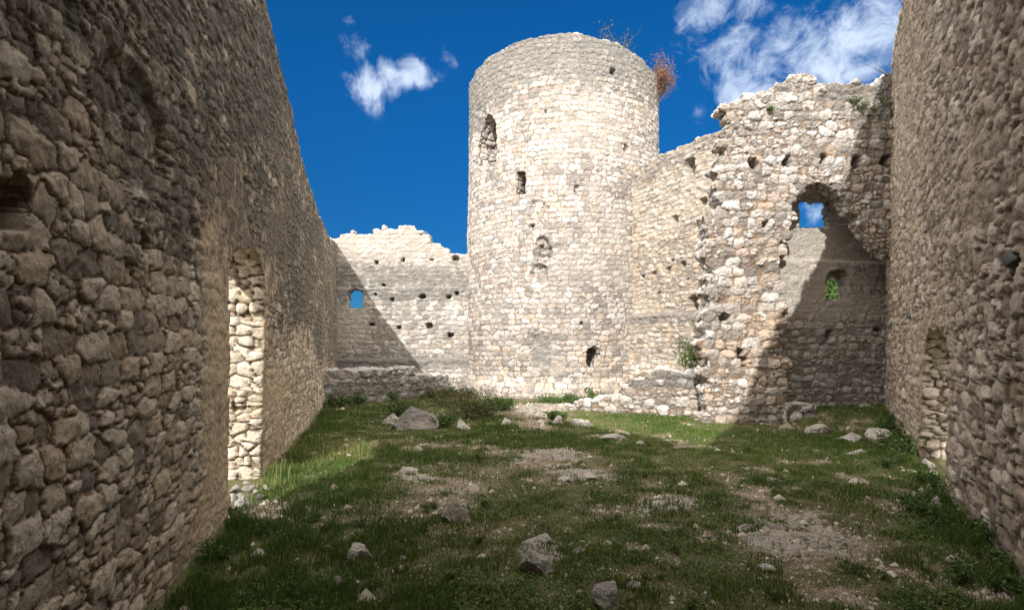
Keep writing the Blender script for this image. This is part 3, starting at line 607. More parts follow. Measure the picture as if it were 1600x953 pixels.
turf = nmix(t, n2.outputs['Fac'], (.055, .06, .02), (.14, .125, .055)); turf = nmix(t, nmath(t, 'MULTIPLY', peb, .5), turf, (.3, .28, .22))
c = nmix(t, g1, dirt, turf)
rockc = nmix(t, n1.outputs['Fac'], (.20, .18, .15), (.38, .345, .30)); rockc = nmix(t, nramp(t, cr, .2, .8, 0, .85), rockc, (.10, .085, .05))
c = nmix(t, nramp(t, rk, .25, .55), c, rockc)
t.links.new(c, b.inputs['Base Color'])
bu = t.nodes.new('ShaderNodeBump'); bu.inputs['Distance'].default_value = .03; bu.inputs['Strength'].default_value = 1
t.links.new(nmath(t, 'ADD', n2.outputs['Fac'], nmath(t, 'MULTIPLY', peb, .5)), bu.inputs['Height']); t.links.new(bu.outputs[0], b.inputs['Normal'])
gm_ = gmask(X, Y); rm_ = rmask(X, Y); ck = 1-ss(.02, .14, e_)
gr = mesh_np('ground', np.concatenate([np.stack([X, Y, Z], -1).reshape(-1, 3), np.stack([XB, YB, ZB-.02], -1).reshape(-1, 3)]), np.concatenate([gq, bq]), mg,
             dict(grassy=np.concatenate([gm_.ravel(), np.ones(XB.size)*.85]), rocky=np.concatenate([rm_.ravel(), np.zeros(XB.size)]), crack=np.concatenate([ck.ravel(), np.zeros(XB.size)])))
tag(gr, 'courtyard ground of thin turf, bare earth and bedrock', 'ground', kind='structure')

# earth fills: platform behind the plinth, terrace behind the retaining wall
def fill(name, label, poly, z, zf=None):
    xs = [p[0] for p in poly]; ys = [p[1] for p in poly]
    A, B = np.meshgrid(np.arange(min(xs), max(xs)+.1, .1), np.arange(min(ys), max(ys)+.1, .1)); K = inpoly(A, B, poly)
    zz = (z if zf is None else zf(A, B))+.12*(fbm2(A*2, B*2, 5, 4)-.5); ii = np.arange(A.size).reshape(A.shape); k = shrink(K)
    o = mesh_np(name, np.stack([A, B, zz], -1).reshape(-1, 3), np.stack([ii[:-1, :-1], ii[:-1, 1:], ii[1:, 1:], ii[1:, :-1]], -1)[k], mg,
                dict(grassy=.3*np.ones(A.size), rocky=0*A.ravel(), crack=0*A.ravel()))
    return tag(o, label, 'earth', kind='structure')
fill('platform_earth', 'bare earth platform behind the left plinth', [(-6.5, 18.9), (-2.6, 23.4), (-2.6, 25.0), (-7.9, 25.0)], 1.0, lambda x, y: 1.08-.5*ss(-6, -2.6, x)-.3*(1-ss(.1, .5, (x+2.6)*0+np.hypot(x+2.6, 0))))
fill('terrace_earth', 'bare earth terrace behind the retaining wall', [(1.5, 18.2), (3.1, 17.3), (5.9, 15.75), (7.4, 15.6), (7.4, 17.6), (4.9, 22.9), (2.0, 22.6)], 1.1, lambda x, y: -.25+.35*ss(1.8, 3.2, x+.1*(y-18))+.95*ss(3.5, 4.8, x-.05*(y-17)))

# ================================================================== STONES
mr, t, b = newmat('loose_limestone'); oi = t.nodes.new('ShaderNodeObjectInfo'); tcr = t.nodes.new('ShaderNodeTexCoord'); P = tcr.outputs['Object']
n1 = nnoise(t, P, 6, 8, .65); n2 = nnoise(t, P, 24, 6, .7)
c = nmix(t, oi.outputs['Random'], (.42, .40, .36), (.60, .57, .52)); c = nmix(t, nramp(t, n1.outputs['Fac'], .5, .66), c, (.19, .185, .17)); n6 = nnoise(t, P, 3.1, 4, .6); c = nmix(t, nmath(t, 'MULTIPLY', nramp(t, n6.outputs['Fac'], .5, .68), .5), c, (.34, .27, .2))
c = nmix(t, 1.0, c, nmix(t, n2.outputs['Fac'], (.45,)*3, (1.5,)*3), 'MULTIPLY'); t.links.new(c, b.inputs['Base Color'])
bu = t.nodes.new('ShaderNodeBump'); bu.inputs['Distance'].default_value = .055; t.links.new(nmath(t, 'ADD', n1.outputs['Fac'], n2.outputs['Fac']), bu.inputs['Height']); t.links.new(bu.outputs[0], b.inputs['Normal'])
import bmesh
def rock_mesh(name, seed, dims=(1, 1, 1), sub=4, cuts=9, rough=.15):
    rnd = random.Random(seed); bm = bmesh.new(); bmesh.ops.create_icosphere(bm, subdivisions=min(6, sub+1) if sub > 3 else sub, radius=1)
    me = bpy.data.meshes.new(name); bm.to_mesh(me); bm.free()
    p = np.zeros(len(me.vertices)*3, np.float32); me.vertices.foreach_get('co', p); p = p.reshape(-1, 3)
    for _ in range(cuts):
        n = np.array([rnd.gauss(0, 1) for _ in range(3)]); n /= np.linalg.norm(n); k = rnd.uniform(.36, .72)
        d = p@n; p = p-np.outer(np.maximum(0, d-k)*.94, n)
    f = fbm3(p[:, 0]*1.8+seed*3, p[:, 1]*1.8, p[:, 2]*1.8, seed, 4)-.5; g = fbm3(p[:, 0]*7, p[:, 1]*7, p[:, 2]*7, seed+3, 3)-.5
    p = p*(1+rough*3.0*f+rough*.9*g)[:, None]; p /= np.abs(p).max(0)
    p[:, :2] *= (1-.33*np.clip(p[:, 2]+.2, 0, 1.2))[:, None]; p = p*np.array(dims)/2
    me.vertices.foreach_set('co', p.astype(np.float32).ravel()); me.polygons.foreach_set('use_smooth', [False]*len(me.polygons)); me.materials.append(mr); me.update()
    return me
RP = []
def rock(px, py, wpx, hpx, seed, label, depth=.8, name='rock', cuts=9, z0=None, rot=None, group=None, sink=.45):
    x, y = gp(px, py); w = 1.25*wpx/F*y; h_ = 1.15*hpx/F*y
    me = rock_mesh(name, seed, (w, w*depth, h_*(1+sink)), 5 if w > .2 else 4, cuts)
    o = bpy.data.objects.new(name, me); C.objects.link(o); g = float(G(np.array([x]), np.array([y]))[0])
    RP.append((x, y+w*depth*.35, w*.5, w*depth*.5)); o.location = (x, y+w*depth*.35, (z0 if z0 is not None else g)+h_*(1-sink)/2); o.rotation_euler = (0, 0, rot if rot is not None else 0)
    return tag(o, label, 'rock', group)
rock(714, 823, 44, 34, 3, 'largest loose pale boulder in the middle foreground grass')
rock(560, 880, 34, 38, 5, 'pointed triangular grey rock standing in the left foreground grass', cuts=12)
rock(848, 868, 66, 24, 7, 'flat grey bedrock outcrop in the centre foreground, upper of two', depth=.6)
rock(842, 905, 52, 34, 8, 'cracked grey bedrock outcrop in the centre foreground, lower of two', depth=.9)
rock(900, 872, 30, 14, 9, 'small low grey outcrop right of the flat foreground bedrock', depth=.5)
rock(952, 958, 52, 38, 10, 'grey rock cut by the bottom edge of the photo, centre')
rock(992, 925, 26, 12, 11, 'flat grey stone behind the rock at the bottom edge')
rock(722, 672, 26, 15, 12, 'squared block of pale stone beside the low bushes, left of path')
rock(790, 664, 18, 11, 13, 'small pale block right of the low bushes near the path')
rock(1213, 755, 34, 10, 14, 'thin flat pale slab lying in the grass right of centre')
rock(1471, 803, 20, 24, 15, 'upright pale rock leaning by the foot of the right wall', cuts=12)
rock(525, 922, 14, 24, 16, 'narrow brown splinter of stone in the left foreground')
rock(872, 664, 18, 13, 17, 'first grey edge stone right of the path')
rock(905, 668, 40, 12, 18, 'long grey edge stone along the shadow line right of the path', depth=.4)
rock(965, 690, 44, 9, 19, 'low flat grey stone in the grass near the retaining wall shadow')
rock(1005, 699, 20, 8, 20, 'small flat grey stone right of the low flat stone')
rock(1286, 678, 42, 18, 22, 'long grey step block at the foot of the recess, left', depth=.5, cuts=14)
rock(1336, 692, 36, 16, 23, 'grey step block in the grass in front of the recess', depth=.6, cuts=14)
rock(1378, 688, 44, 14, 24, 'low sloping grey block near the right wall foot', depth=.6)
rock(1342, 711, 40, 9, 25, 'flat brownish slab in grass below the step blocks', depth=.5)
rock(1322, 660, 34, 12, 26, 'upper step stone on the rising ground of the recess', z0=.15)
rock(1360, 655, 36, 12, 27, 'weathered stone on the rising ground close to the right wall', z0=.2)
rock(634, 741, 40, 11, 28, 'pale elongated outcrop at the tip of the sunlit patch', depth=.4, rot=.4)
rock(400, 872, 26, 12, 29, 'flat pale stone in the dark grass near the left wall, front')
rock(372, 855, 20, 9, 30, 'small flat stone in the dark grass by the left wall')
rock(512, 864, 18, 10, 31, 'small grey stone left of the pointed rock')
rock(626, 896, 12, 12, 32, 'small pale stone right of the pointed rock')
rock(1495, 882, 26, 12, 34, 'pale broken stone in the weeds at bottom right')
rock(1455, 733, 24, 14, 35, 'grey stone at the threshold of the right doorway')
rock(1462, 752, 24, 16, 36, 'pale stone just inside the right doorway')
rock(886, 756, 30, 8, 37, 'pale flat slab in the centre bare patch')
rock(1035, 795, 30, 9, 38, 'small jagged outcrop right of centre')
rock(1170, 832, 26, 12, 39, 'pale stone at the left edge of the cracked bedrock')
rock(1200, 890, 30, 12, 40, 'low pale stone at the lower edge of the cracked bedrock')
x, y = gp(650, 672)
bo = bpy.data.objects.new('boulder', rock_mesh('boulder', 44, (1.36, 1.0, 1.15), 6, 5, .2)); C.objects.link(bo); bo.data.materials[0] = M_back; bo.location = (x, y+.35, .12); tag(bo, 'big rounded mass of grey masonry half buried in front of the plinth', 'boulder')
bo = bpy.data.objects.new('boulder', rock_mesh('boulder', 46, (.7, .5, .45), 4, 12)); C.objects.link(bo); bo.location = (x-.75, y+1.2, .05); tag(bo, 'smaller dark block left of the big rounded masonry mass', 'boulder')
# heap by the left doorway and scattered stones: copies of a few shapes
rnd = random.Random(11)
protos = [rock_mesh('rock', 200+k, (1, .8, .6), 3, 11) for k in range(7)]
def loose(x, y, s, label, group, z=None, name='rock'):
    o = bpy.data.objects.new(name, rnd.choice(protos)); C.objects.link(o)
    g = float(G(np.array([x]), np.array([y]))[0]) if z is None else z
    o.location = (x, y, g+s*.12); o.scale = (s, s, s*rnd.uniform(.8, 1.2)); o.rotation_euler = (rnd.uniform(-.4, .4), rnd.uniform(-.4, .4), rnd.uniform(0, 6.28))
    return tag(o, label, 'rock', group)
for k, (px, py, s) in enumerate([(382, 765, .15), (396, 770, .17), (388, 779, .16), (372, 782, .2), (378, 795, .2), (398, 785, .13), (408, 779, .15), (366, 772, .18), (404, 792, .1), (385, 757, .13), (362, 790, .2), (415, 776, .1)]):
    x, y = gp(px, py); loose(x, y, s*1.15, 'white rubble stone in the small heap at the left doorway', 'stones heaped at the left doorway', z=.06*(k % 3))
for k in range(150):
    px = rnd.uniform(380, 1440); py = 670+285*rnd.random()**.8; x, y = gp(px, py)
    if abs(x+.0) > 0 and (x < -1.78-.24*y+.25 or x > 1.72+.56*y-.25): continue
    loose(x, y, rnd.uniform(.03, .085)*(1+.05*y), 'small pale stone lying loose in the courtyard turf', 'small stones scattered over the turf')
for k in range(8):
    x, y = gp(1228+rnd.uniform(-22, 20), 672+rnd.uniform(-4, 4)); loose(x, y, rnd.uniform(.08, .18), 'white stone fallen at the foot of the broken arch pier', 'stones at the arch pier foot')
# stones along the foot of the tower
for k in range(16):
    a = math.radians(-150+k*7.5+rnd.uniform(-2, 2)); rr = TR+.45+rnd.uniform(-.08, .12)
    loose(TX+rr*math.cos(a), TY+rr*math.sin(a), rnd.uniform(.2, .45), 'rubble stone lying against the foot of the round tower', 'stones at the tower foot')
# projecting dark beam stones on the right wall
for px, py, s, lab in ((1424, 492, .26, 'larger dark stone bracket jutting from the right wall above the doorway'), (1396, 509, .24, 'smaller dark stone bracket jutting from the right wall near the recess'), (1588, 403, .2, 'dark stone bracket jutting from the right wall at the photo edge')):
    u, v = atR(px, py); p = MR(np.array([u]), np.array([v]), np.array([.015]))[0]
    o = bpy.data.objects.new('stone_bracket', rock_mesh('stone_bracket', int(px), (s, s*1.1, s*.9), 3, 7)); C.objects.link(o); o.location = p; o.rotation_euler = (0, 0, -.5); tag(o, lab, 'stone bracket')
md = bpy.data.materials.new('dark_stone'); md.use_nodes = True; md.node_tree.nodes['Principled BSDF'].inputs['Base Color'].default_value = (.07, .07, .075, 1); md.node_tree.nodes['Principled BSDF'].inputs['Roughness'].default_value = .9
_n = nnoise(md.node_tree, None, 12, 6, .6); md.node_tree.links.new(nmix(md.node_tree, _n.outputs['Fac'], (.04, .04, .045), (.13, .125, .12)), md.node_tree.nodes['Principled BSDF'].inputs['Base Color'])
for o in C.objects:
    if o.name.startswith('stone_bracket'): o.data.materials[0] = md

# pebbles (uncountable)
rg = np.random.default_rng(5)
def scatter(n, ymin=2.7, ymax=24):
    Y = np.exp(rg.uniform(math.log(ymin), math.log(ymax), n)); xl = np.maximum(-.95*Y, -1.78-.24*Y+.12); xr = np.minimum(.95*Y, 1.72+.56*Y-.12)
    return rg.uniform(0, 1, n)*(xr-xl)+xl, Y
px_, py_ = scatter(75000); gm = gmask(px_, py_); k = rg.uniform(0, 1, len(px_)) < (.10+.9*(1-gm)**1.5); k &= ~((py_ > 15) & (px_ > 5.6)) ; px_ = px_[k]; py_ = py_[k]
n = len(px_); s = rg.lognormal(math.log(.0065), .6, n)*(1+.05*py_); s = np.where(rg.uniform(0, 1, n) < .03, s*3.2, s); zz = Gd(px_, py_)
tet = np.array([[1, 0, 0], [0, 1, 0], [-1, 0, 0], [0, -1, 0], [0, 0, 1]], float)
a = rg.uniform(0, 6.28, n); vv = tet[None]*s[:, None, None]*(1+.5*rg.uniform(-1, 1, (n, 5, 3))); vv[:, 4, 2] = s*.8; 
ca, sa = np.cos(a)[:, None], np.sin(a)[:, None]; vx = vv[..., 0]*ca-vv[..., 1]*sa; vy = vv[..., 0]*sa+vv[..., 1]*ca
vv = np.stack([vx+px_[:, None], vy+py_[:, None], vv[..., 2]+zz[:, None]+.002], -1)
tri = np.array([[0, 1, 4], [1, 2, 4], [2, 3, 4], [3, 0, 4]]); fi = (np.arange(n)[:, None, None]*5+tri[None]).reshape(-1, 3)
mp, t, b = newmat('pebble_stone'); tv = attr(t, 'tint'); t.links.new(nmix(t, tv, (.18, .15, .11), (.55, .50, .43)), b.inputs['Base Color'])
o = mesh_np('gravel', vv.reshape(-1, 3), fi, mp, dict(tint=np.repeat(rg.uniform(0, 1, n), 5)), smooth=False); tag(o, 'pale gravel and stone chips scattered over the turf', 'gravel', kind='stuff')

# ================================================================== VEGETATION
def leafmat(name, stops, trans=.25):
    m, t, b = newmat(name); v = attr(t, 'tint'); r = t.nodes.new('ShaderNodeValToRGB'); cr = r.color_ramp
    for k, (p, c_) in enumerate(stops):
        e = cr.elements[k] if k < 2 else cr.elements.new(p)
        e.position = p; e.color = (*c_, 1)
    t.links.new(v, r.inputs[0]); t.links.new(r.outputs[0], b.inputs['Base Color']); b.inputs['Roughness'].default_value = .7
    tr = t.nodes.new('ShaderNodeBsdfTranslucent'); t.links.new(r.outputs[0], tr.inputs[0]); mx = t.nodes.new('ShaderNodeMixShader'); mx.inputs[0].default_value = trans
    t.links.new(b.outputs[0], mx.inputs[1]); t.links.new(tr.outputs[0], mx.inputs[2]); t.links.new(mx.outputs[0], t.nodes['Material Output'].inputs[0])
    return m
M_grass = leafmat('grass_blades', [(0, (.04, .08, .015)), (.4, (.075, .13, .025)), (.75, (.15, .19, .045)), (1, (.30, .25, .12))])
M_leaf = leafmat('green_leaves', [(0, (.03, .065, .015)), (.6, (.065, .12, .028)), (1, (.13, .18, .05))])
M_brush = leafmat('dry_green_leaves', [(0, (.04, .05, .02)), (.6, (.09, .10, .035)), (1, (.17, .14, .07))])
M_red = leafmat('russet_leaves', [(0, (.10, .05, .035)), (.5, (.22, .115, .075)), (1, (.33, .21, .13))])
M_twig, t, b = newmat('twig_bark'); b.inputs['Base Color'].default_value = (.12, .08, .055, 1)
_n = nnoise(t, None, 20, 4); t.links.new(nmix(t, _n.outputs['Fac'], (.08, .055, .04), (.2, .15, .11)), b.inputs['Base Color'])
def blades(x, y, z, h, w, tint, lean=.45):
    n = len(x); a = rg.uniform(0, 6.28, n); b_ = rg.uniform(0, 6.28, n); l = lean*rg.uniform(.1, 1.2, n)*h
    dx, dy = np.cos(a)*w/2, np.sin(a)*w/2; lx, ly = np.cos(b_)*l, np.sin(b_)*l
    V = np.zeros((n, 5, 3)); o0 = np.stack([x, y, z-.005], -1)
    for k, (sx, f, hh) in enumerate(((-1, 0, 0), (1, 0, 0), (.75, .35, .55), (-.75, .35, .55), (0, 1, 1))):
        V[:, k, 0] = x+dx*sx+lx*f; V[:, k, 1] = y+dy*sx+ly*f; V[:, k, 2] = z-.005+h*hh*(1-.12*(f == 1))
    i = np.arange(n)[:, None]*5
    f3 = np.concatenate([i+np.array([[0, 1, 2]]), i+np.array([[0, 2, 3]]), i+np.array([[3, 2, 4]])])
    return V.reshape(-1, 3), f3, np.repeat(tint, 5)
x, y = scatter(480000); g = gmask(x, y); r = rmask(x, y); tuft = fbm2(x*3.5, y*3.5, 111, 3)
k = (rg.uniform(0, 1, len(x)) < g*ss(.3, .6, tuft+.12)*(1-.9*r)+.05) 
k &= ~((y > 17.35-.56*(x-3.0)) & (x > 3.0) & (x < 7.0)); k &= ~((y > 18.1-.55*(x-1.35)) & (x > 1.35) & (x < 3.2) & (y < 19.5)); k &= ~((y > 20.6) & (x > -2.6)); k &= ~((x < -2.4) & (y > 18.6+1.1*(x+6.5)))
k &= ~((y > 14.7) & (x > 5.2) & (x < 7.4)); k &= ~((y > 16.2) & (x > 6))
x = x[k]; y = y[k]; tuft = tuft[k]; z = Gd(x, y)
big_ = fbm2(x*.5+9, y*.5, 113, 3)
lush = ss(.5, .7, tuft)+.8*ss(.45, .65, big_)
h = rg.uniform(.018, .05, len(x))*(.7+1.0*lush)*(1+.02*y); w = rg.uniform(.0025, .0055, len(x))*(.8+.16*y)
edge = np.minimum(x-(-1.78-.24*y), (1.72+.56*y)-x); h *= 1+1.2*(1-ss(.1, .8, edge))
tint = np.clip(.35+.5*(rg.uniform(-1, 1, len(x)))*.6+.5*(.5-big_)*1.2+.35*(rg.uniform(0, 1, len(x)) > .85), 0, 1)
Vg, Fg, Tg = blades(x, y, z, h, w, tint)
parts = [(Vg, Fg, Tg)]
lx, ly = scatter(120000); pk = fbm2(lx*1.1+40, ly*1.1, 131, 4); k = (rg.uniform(0, 1, len(lx)) < ss(.47, .6, pk)*gmask(lx, ly)) & (ly < 13.5); lx = lx[k]; ly = ly[k]; n = len(lx)
a = rg.uniform(0, 6.28, n); sz = rg.uniform(.006, .014, n)*(1+.06*ly); zc = Gd(lx, ly)+rg.uniform(.015, .05, n)
q = []
for k in range(4):
    r_ = sz*(1.0 if k % 2 == 0 else .62); q.append(np.stack([lx+np.cos(a+k*1.57)*r_, ly+np.sin(a+k*1.57)*r_, zc+rg.uniform(-.5, .5, n)*sz], -1))
CV = np.stack(q, 1).reshape(-1, 3); i4 = np.arange(n)[:, None]*4
parts.append((CV, np.concatenate([i4+np.array([[0, 1, 2]]), i4+np.array([[0, 2, 3]])]), np.repeat(rg.uniform(.0, .6, n), 4)))
qx, qy = [], []
for (a0, b0, ra_, rb_) in RP:
    for _ in range(150):
        th = rnd.uniform(0, 6.28); f = rnd.uniform(.85, 1.5); qx.append(a0+ra_*f*math.cos(th)); qy.append(b0+rb_*f*math.sin(th))
qx = np.array(qx); qy = np.array(qy); ok = (qx > -1.7-.24*qy) & (qx < 1.65+.56*qy); qx = qx[ok]; qy = qy[ok]
parts.append(blades(qx, qy, Gd(qx, qy), rg.uniform(.03, .085, len(qx))*(1+.04*qy), np.full(len(qx), .006)*(.8+.12*qy), rg.uniform(.1, .9, len(qx)), .5))
# dry stalks and taller tufts spread through the turf
sx_, sy_ = scatter(26000); kk_ = (fbm2(sx_*2.1+5, sy_*2.1, 141, 3) > .6) & (gmask(sx_, sy_) > .4) & (sy_ < 14); sx_ = sx_[kk_]; sy_ = sy_[kk_]
parts.append(blades(sx_, sy_, Gd(sx_, sy_), rg.uniform(.05, .13, len(sx_))*(1+.03*sy_), np.full(len(sx_), .0045)*(.8+.14*sy_), rg.uniform(.2, 1., len(sx_)), .5))
# tall stalks near the sunlit patch and along the walls
tx, ty = [], []
for (px, py, sp, nn) in ((520, 715, 45, 260), (430, 745, 30, 160), (560, 705, 20, 80), (1460, 700, 22, 220), (900, 640, 40, 150), (740, 640, 60, 200), (420, 770, 20, 80), (1000, 690, 60, 60)):
    for _ in range(nn):
        X0, Y0 = gp(px+rnd.gauss(0, sp*.6), py+rnd.gauss(0, sp*.2)); tx.append(X0); ty.append(Y0)
tx = np.array(tx); ty = np.array(ty); ok = (tx > -1.75-.24*ty) & (tx < 1.7+.56*ty); tx = tx[ok]; ty = ty[ok]
parts.append(blades(tx, ty, Gd(tx, ty), rg.uniform(.12, .34, len(tx)), np.full(len(tx), .009), rg.uniform(.5, 1, len(tx)), .25))
off = 0; VV = []; FF = []; TT = []
for v_, f_, t_ in parts: VV.append(v_); FF.append(f_+off); TT.append(t_); off += len(v_)
o = mesh_np('grass', np.concatenate(VV), np.concatenate(FF), M_grass, dict(tint=np.concatenate(TT)), smooth=False); tag(o, 'short patchy green grass covering the courtyard', 'grass', kind='stuff')

def leaves(n, sampler, size, asp=.5):
    P_ = sampler(n); a = rg.normal(size=(n, 3)); a /= np.linalg.norm(a, axis=1)[:, None]; b_ = np.cross(a, rg.normal(size=(n, 3))); b_ /= np.linalg.norm(b_, axis=1)[:, None]
    s = size*rg.uniform(.6, 1.3, n)[:, None]; V = np.stack([P_-a*s, P_+b_*s*asp, P_+a*s, P_-b_*s*asp], 1).reshape(-1, 3)
    return V, (np.arange(n)[:, None]*4+np.arange(4)[None]), np.repeat(rg.uniform(0, 1, n), 4)
def tubes(segs, sides=5):
    V = []; Q = []; b0 = 0
    for p0, p1, r0, r1 in segs:
        p0 = np.array(p0, float); p1 = np.array(p1, float); d = p1-p0; d /= np.linalg.norm(d)+1e-9; a = np.cross(d, [.3, .5, .8]); a /= np.linalg.norm(a); c_ = np.cross(d, a)
        for k in range(sides):
            th = 2*math.pi*k/sides; w_ = a*math.cos(th)+c_*math.sin(th); V.append(p0+w_*r0); V.append(p1+w_*r1)
        for k in range(sides):
            i = b0+2*k; j = b0+2*((k+1) % sides); Q.append((i, j, j+1, i+1))
        b0 += 2*sides
    return np.array(V), np.array(Q)
def bush(name, loc, rad, hgt, n, lsize, mat, label, cat='bush', group=None, nst=7, lean=(0, 0), seed=0, spread=1.0, bare=0., asp=.5, tr=.012):
    rr = random.Random(seed); root = empty(name, loc); tag(root, label, cat, group)
    segs = []; tips = []
    for k in range(nst):
        th = rr.uniform(0, 6.28); q = rr.uniform(.2, 1)*rad*spread; hh = hgt*rr.uniform(.55, 1.0)
        p = np.array([math.cos(th)*rad*.1, math.sin(th)*rad*.1, -.03]); e = np.array([math.cos(th)*q+lean[0], math.sin(th)*q+lean[1], hh]); m_ = (p+e)/2+np.array([rr.gauss(0, .08)*rad, rr.gauss(0, .08)*rad, .1*hh])
        segs += [(p, m_, tr, tr*.7), (m_, e, tr*.7, tr*.3)]
        for tt in (.4, .6, .8, 1.0): tips.append(m_+(e-m_)*(tt*2-1) if tt > .5 else p+(m_-p)*tt*2)
        for _ in range(3):
            s0 = m_+(e-m_)*rr.random(); s1 = s0+np.array([rr.gauss(0, .25)*rad, rr.gauss(0, .25)*rad, abs(rr.gauss(0, .15))*hgt]); segs.append((s0, s1, tr*.45, tr*.2)); tips += [s1, s1, (s0+s1)/2]
    V, Q = tubes(segs); st = mesh_np('stem', V, Q, M_twig, parent=root)
    if n:
        T_ = np.array(tips)
        def samp(k): return T_[rg.integers(0, len(T_), k)]+rg.normal(size=(k, 3))*np.array([rad*.16, rad*.16, hgt*.10])
        V, Q, ti = leaves(n, samp, lsize, asp); V[:, 2] = np.maximum(V[:, 2], .0)
        mesh_np('foliage', V, Q, mat, dict(tint=ti), parent=root, smooth=False)
    return root
def gz(x, y): return float(G(np.array([x]), np.array([y]))[0])
# plants on the tower rim
def rim(deg, r=TR-.25): a = math.radians(deg); return (TX+r*math.cos(a), TY+r*math.sin(a))
p = rim(-22, TR-.15); bush('shrub', (*p, 12.5), .62, 1.6, 6500, .03, M_red, 'russet round shrub growing on the right edge of the tower top', 'shrub', nst=18, seed=2, tr=.015, lean=(.25, 0))
p = rim(-62, TR-.3); bush('sapling', (*p, 13.4), .9, 1.15, 240, .045, M_brush, 'thin leafy sapling on the front rim of the tower top', 'shrub', nst=9, seed=5, tr=.012)
p = rim(-85, TR-.35); bush('sapling', (*p, 13.6), .35, .5, 90, .035, M_red, 'tiny reddish twig plant on the tower rim, left of the sapling', 'shrub', nst=5, seed=6, tr=.01)
# plants on the cross wall
for px, py, s, lab in ((1347, 172, .22, 'green tuft on the front of the cross wall near its top'), (1375, 165, .26, 'dark green tuft at the shaded top corner of the cross wall'), (1200, 172, .12, 'tiny green tuft near the left top of the cross wall'), (1330, 160, .16, 'small bright tuft just under the cross wall top, right')):
    u, v = atA(px, py); bush('tuft', (4.9+u, 14.9, v-.1), s, s*1.1, 160, .03, M_leaf, lab, 'plant', nst=7, seed=int(px), tr=.005)
# bare twig growing out of the right wall corner
u, v = atR(1396, 118); p = MR(np.array([u]), np.array([v]), np.array([0.]))[0]
bush('bare_twig', (p[0]-.1, p[1], p[2]), .3, .35, 0, .02, M_leaf, 'bare leafless twig sticking out at the top right corner of the walls', 'twig', nst=4, seed=9, lean=(-.35, 0), tr=.007)
# plant on the retaining terrace, bushes
bush('shrub', (5.35, 17.2, 1.15), .38, 1.0, 900, .04, M_leaf, 'small green shrub on the terrace before the curtain wall', 'shrub', nst=9, seed=11)
x, y = gp(925, 612, 0.); 
bush('shrub', (2.9, 20.6, 0), .3, .5, 300, .04, M_leaf, 'small green plant at the tower foot behind the path', 'shrub', nst=6, seed=12)
for k, (px, py, r_, hh, m_, lab) in enumerate([(720, 655, .75, .5, M_brush, 'low olive bush left of the path, at the front of the cluster'), (760, 652, .7, .5, M_leaf, 'low dark green bush beside the path, behind the pale block'), (700, 636, .8, .6, M_brush, 'dry spreading bush at the end of the plinth'), (740, 632, .8, .55, M_brush, 'brownish low bush in front of the tower foot'),
                                             (785, 642, .5, .35, M_leaf, 'small dark bush touching the path edge'), (865, 632, .6, .28, M_leaf, 'low green growth behind the path at the tower foot'), (905, 633, .5, .3, M_leaf, 'low green growth left of the retaining wall'), (870, 660, .3, .25, M_leaf, 'small bush by the edge stones right of the path'),
                                             (680, 668, .5, .3, M_leaf, 'low green plant right of the big rounded masonry'), (625, 648, .5, .35, M_leaf, 'green plant against the plinth behind the rounded masonry')]):
    x, y = gp(px, py); bush('bush', (x, y, gz(x, y)-.02), r_, hh*1.1, 1100, .035, m_, lab, 'bush', group='bushes near the path', nst=16, seed=20+k, tr=.006)
# weeds at the foot of the side walls
weeds = []
for k in range(4):
    w_ = bush('weed', (0, 0, 0), .16, .2, 260, .02, M_leaf, 'broad leaved green weed at the foot of the right wall', 'weed', group='weeds at the foot of the right wall', nst=8, seed=50+k, tr=.003, asp=.6); weeds.append(w_)
def copy_tree(o):
    c_ = o.copy(); C.objects.link(c_)
    for ch in list(o.children):
        d_ = ch.copy(); C.objects.link(d_); d_.parent = c_
    return c_
first = set()
def place_weed(x, y, s, lab, grp):
    w_ = rnd.choice(weeds)
    o = w_ if w_.name not in first else copy_tree(w_)
    first.add(w_.name); o.location = (x, y, gz(x, y)); o.scale = (s, s, s*rnd.uniform(.7, 1.1)); o.rotation_euler = (0, 0, rnd.uniform(0, 6.28)); o['label'] = lab; o['group'] = grp
for w_ in weeds: place_weed(1.72+.56*6-.2, 6+.3*weeds.index(w_), 1, 'broad leaved green weed at the foot of the right wall', 'weeds at the foot of the right wall')
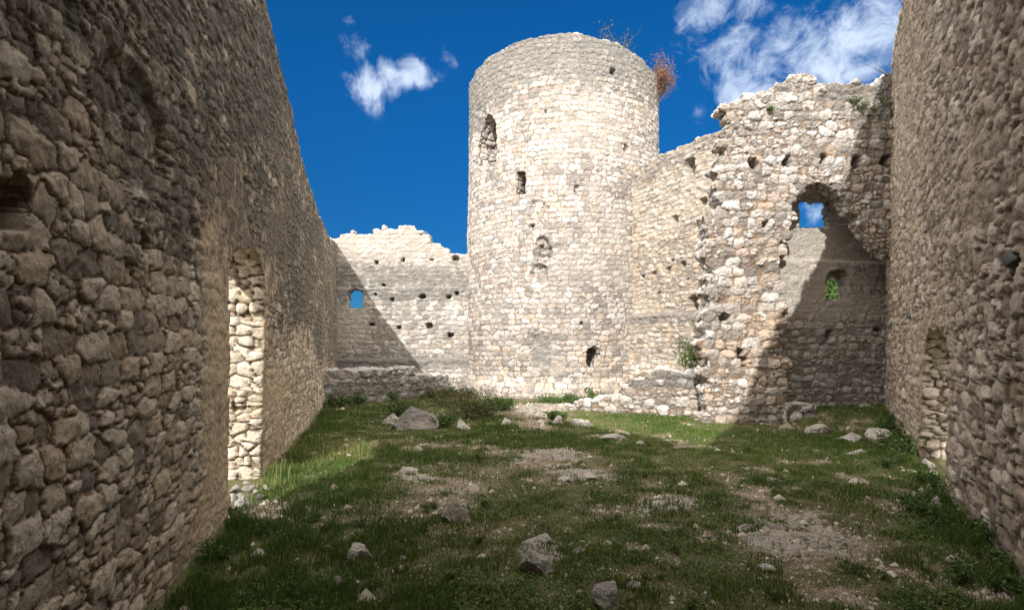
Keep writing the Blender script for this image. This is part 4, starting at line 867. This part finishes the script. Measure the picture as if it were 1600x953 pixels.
for k in range(40):
    Y0 = 4.3+9*rnd.random()**1.3; d_ = .05+abs(rnd.gauss(0, .35)); place_weed(1.72+.56*Y0-d_, Y0, rnd.uniform(.4, 1.1), 'broad leaved green weed at the foot of the right wall', 'weeds at the foot of the right wall')
for k in range(18):
    Y0 = 3.0+4*rnd.random(); d_ = .05+abs(rnd.gauss(0, .22)); place_weed(-1.78-.24*Y0+d_, Y0, rnd.uniform(.35, .9), 'green weed at the foot of the left wall in shade', 'weeds at the foot of the left wall')
for k in range(46):
    x, y = gp(rnd.uniform(330, 1450), rnd.uniform(700, 960))
    if -1.6-.24*y < x < 1.5+.56*y and gmask(np.array([x]), np.array([y]))[0] > .5: place_weed(x, y, rnd.uniform(.3, .7), 'small leafy weed growing low in the courtyard turf', 'weeds in the courtyard turf')
for k in range(16):
    x, y = gp(rnd.uniform(1385, 1480), rnd.uniform(660, 730)); 
    if x < 1.72+.56*y-.1: place_weed(x, y, rnd.uniform(.9, 1.8), 'green weed on the rising ground by the recess', 'weeds by the recess')
for k in range(14):
    f = rnd.random(); place_weed(-6.3+3.9*f+.15, 18.4+4.4*f-.1, rnd.uniform(1, 2), 'green weed along the foot of the plinth', 'weeds along the plinth')
# tree outside, seen through the lower recess window
root = empty('broadleaf_tree', (15.3, 26.5, -2.9)); tag(root, 'bright green tree outside, glimpsed through the lower window of the recess', 'tree')
segs = [((0, 0, 0), (.2, .1, 4), .3, .22), ((.2, .1, 4), (0, 0, 7), .22, .12)]; cl = []
for k in range(22):
    th = rnd.uniform(0, 6.28); z0 = rnd.uniform(3.5, 6.8); e = np.array([math.cos(th)*rnd.uniform(1, 2.6), math.sin(th)*rnd.uniform(1, 2.6), z0+rnd.uniform(.3, 2)]); segs.append(((.1, .05, z0), e, .07, .02)); cl.append(e); cl.append(e*np.array([.6, .6, 1]))
V, Q = tubes(segs, 7); mesh_np('trunk', V, Q, M_twig, parent=root)
T_ = np.array(cl); V, Q, ti = leaves(46000, lambda k: T_[rg.integers(0, len(T_), k)]+rg.normal(size=(k, 3))*np.array([.55, .55, .5]), .085); mesh_np('crown', V, Q, M_leaf, dict(tint=ti), parent=root, smooth=False)
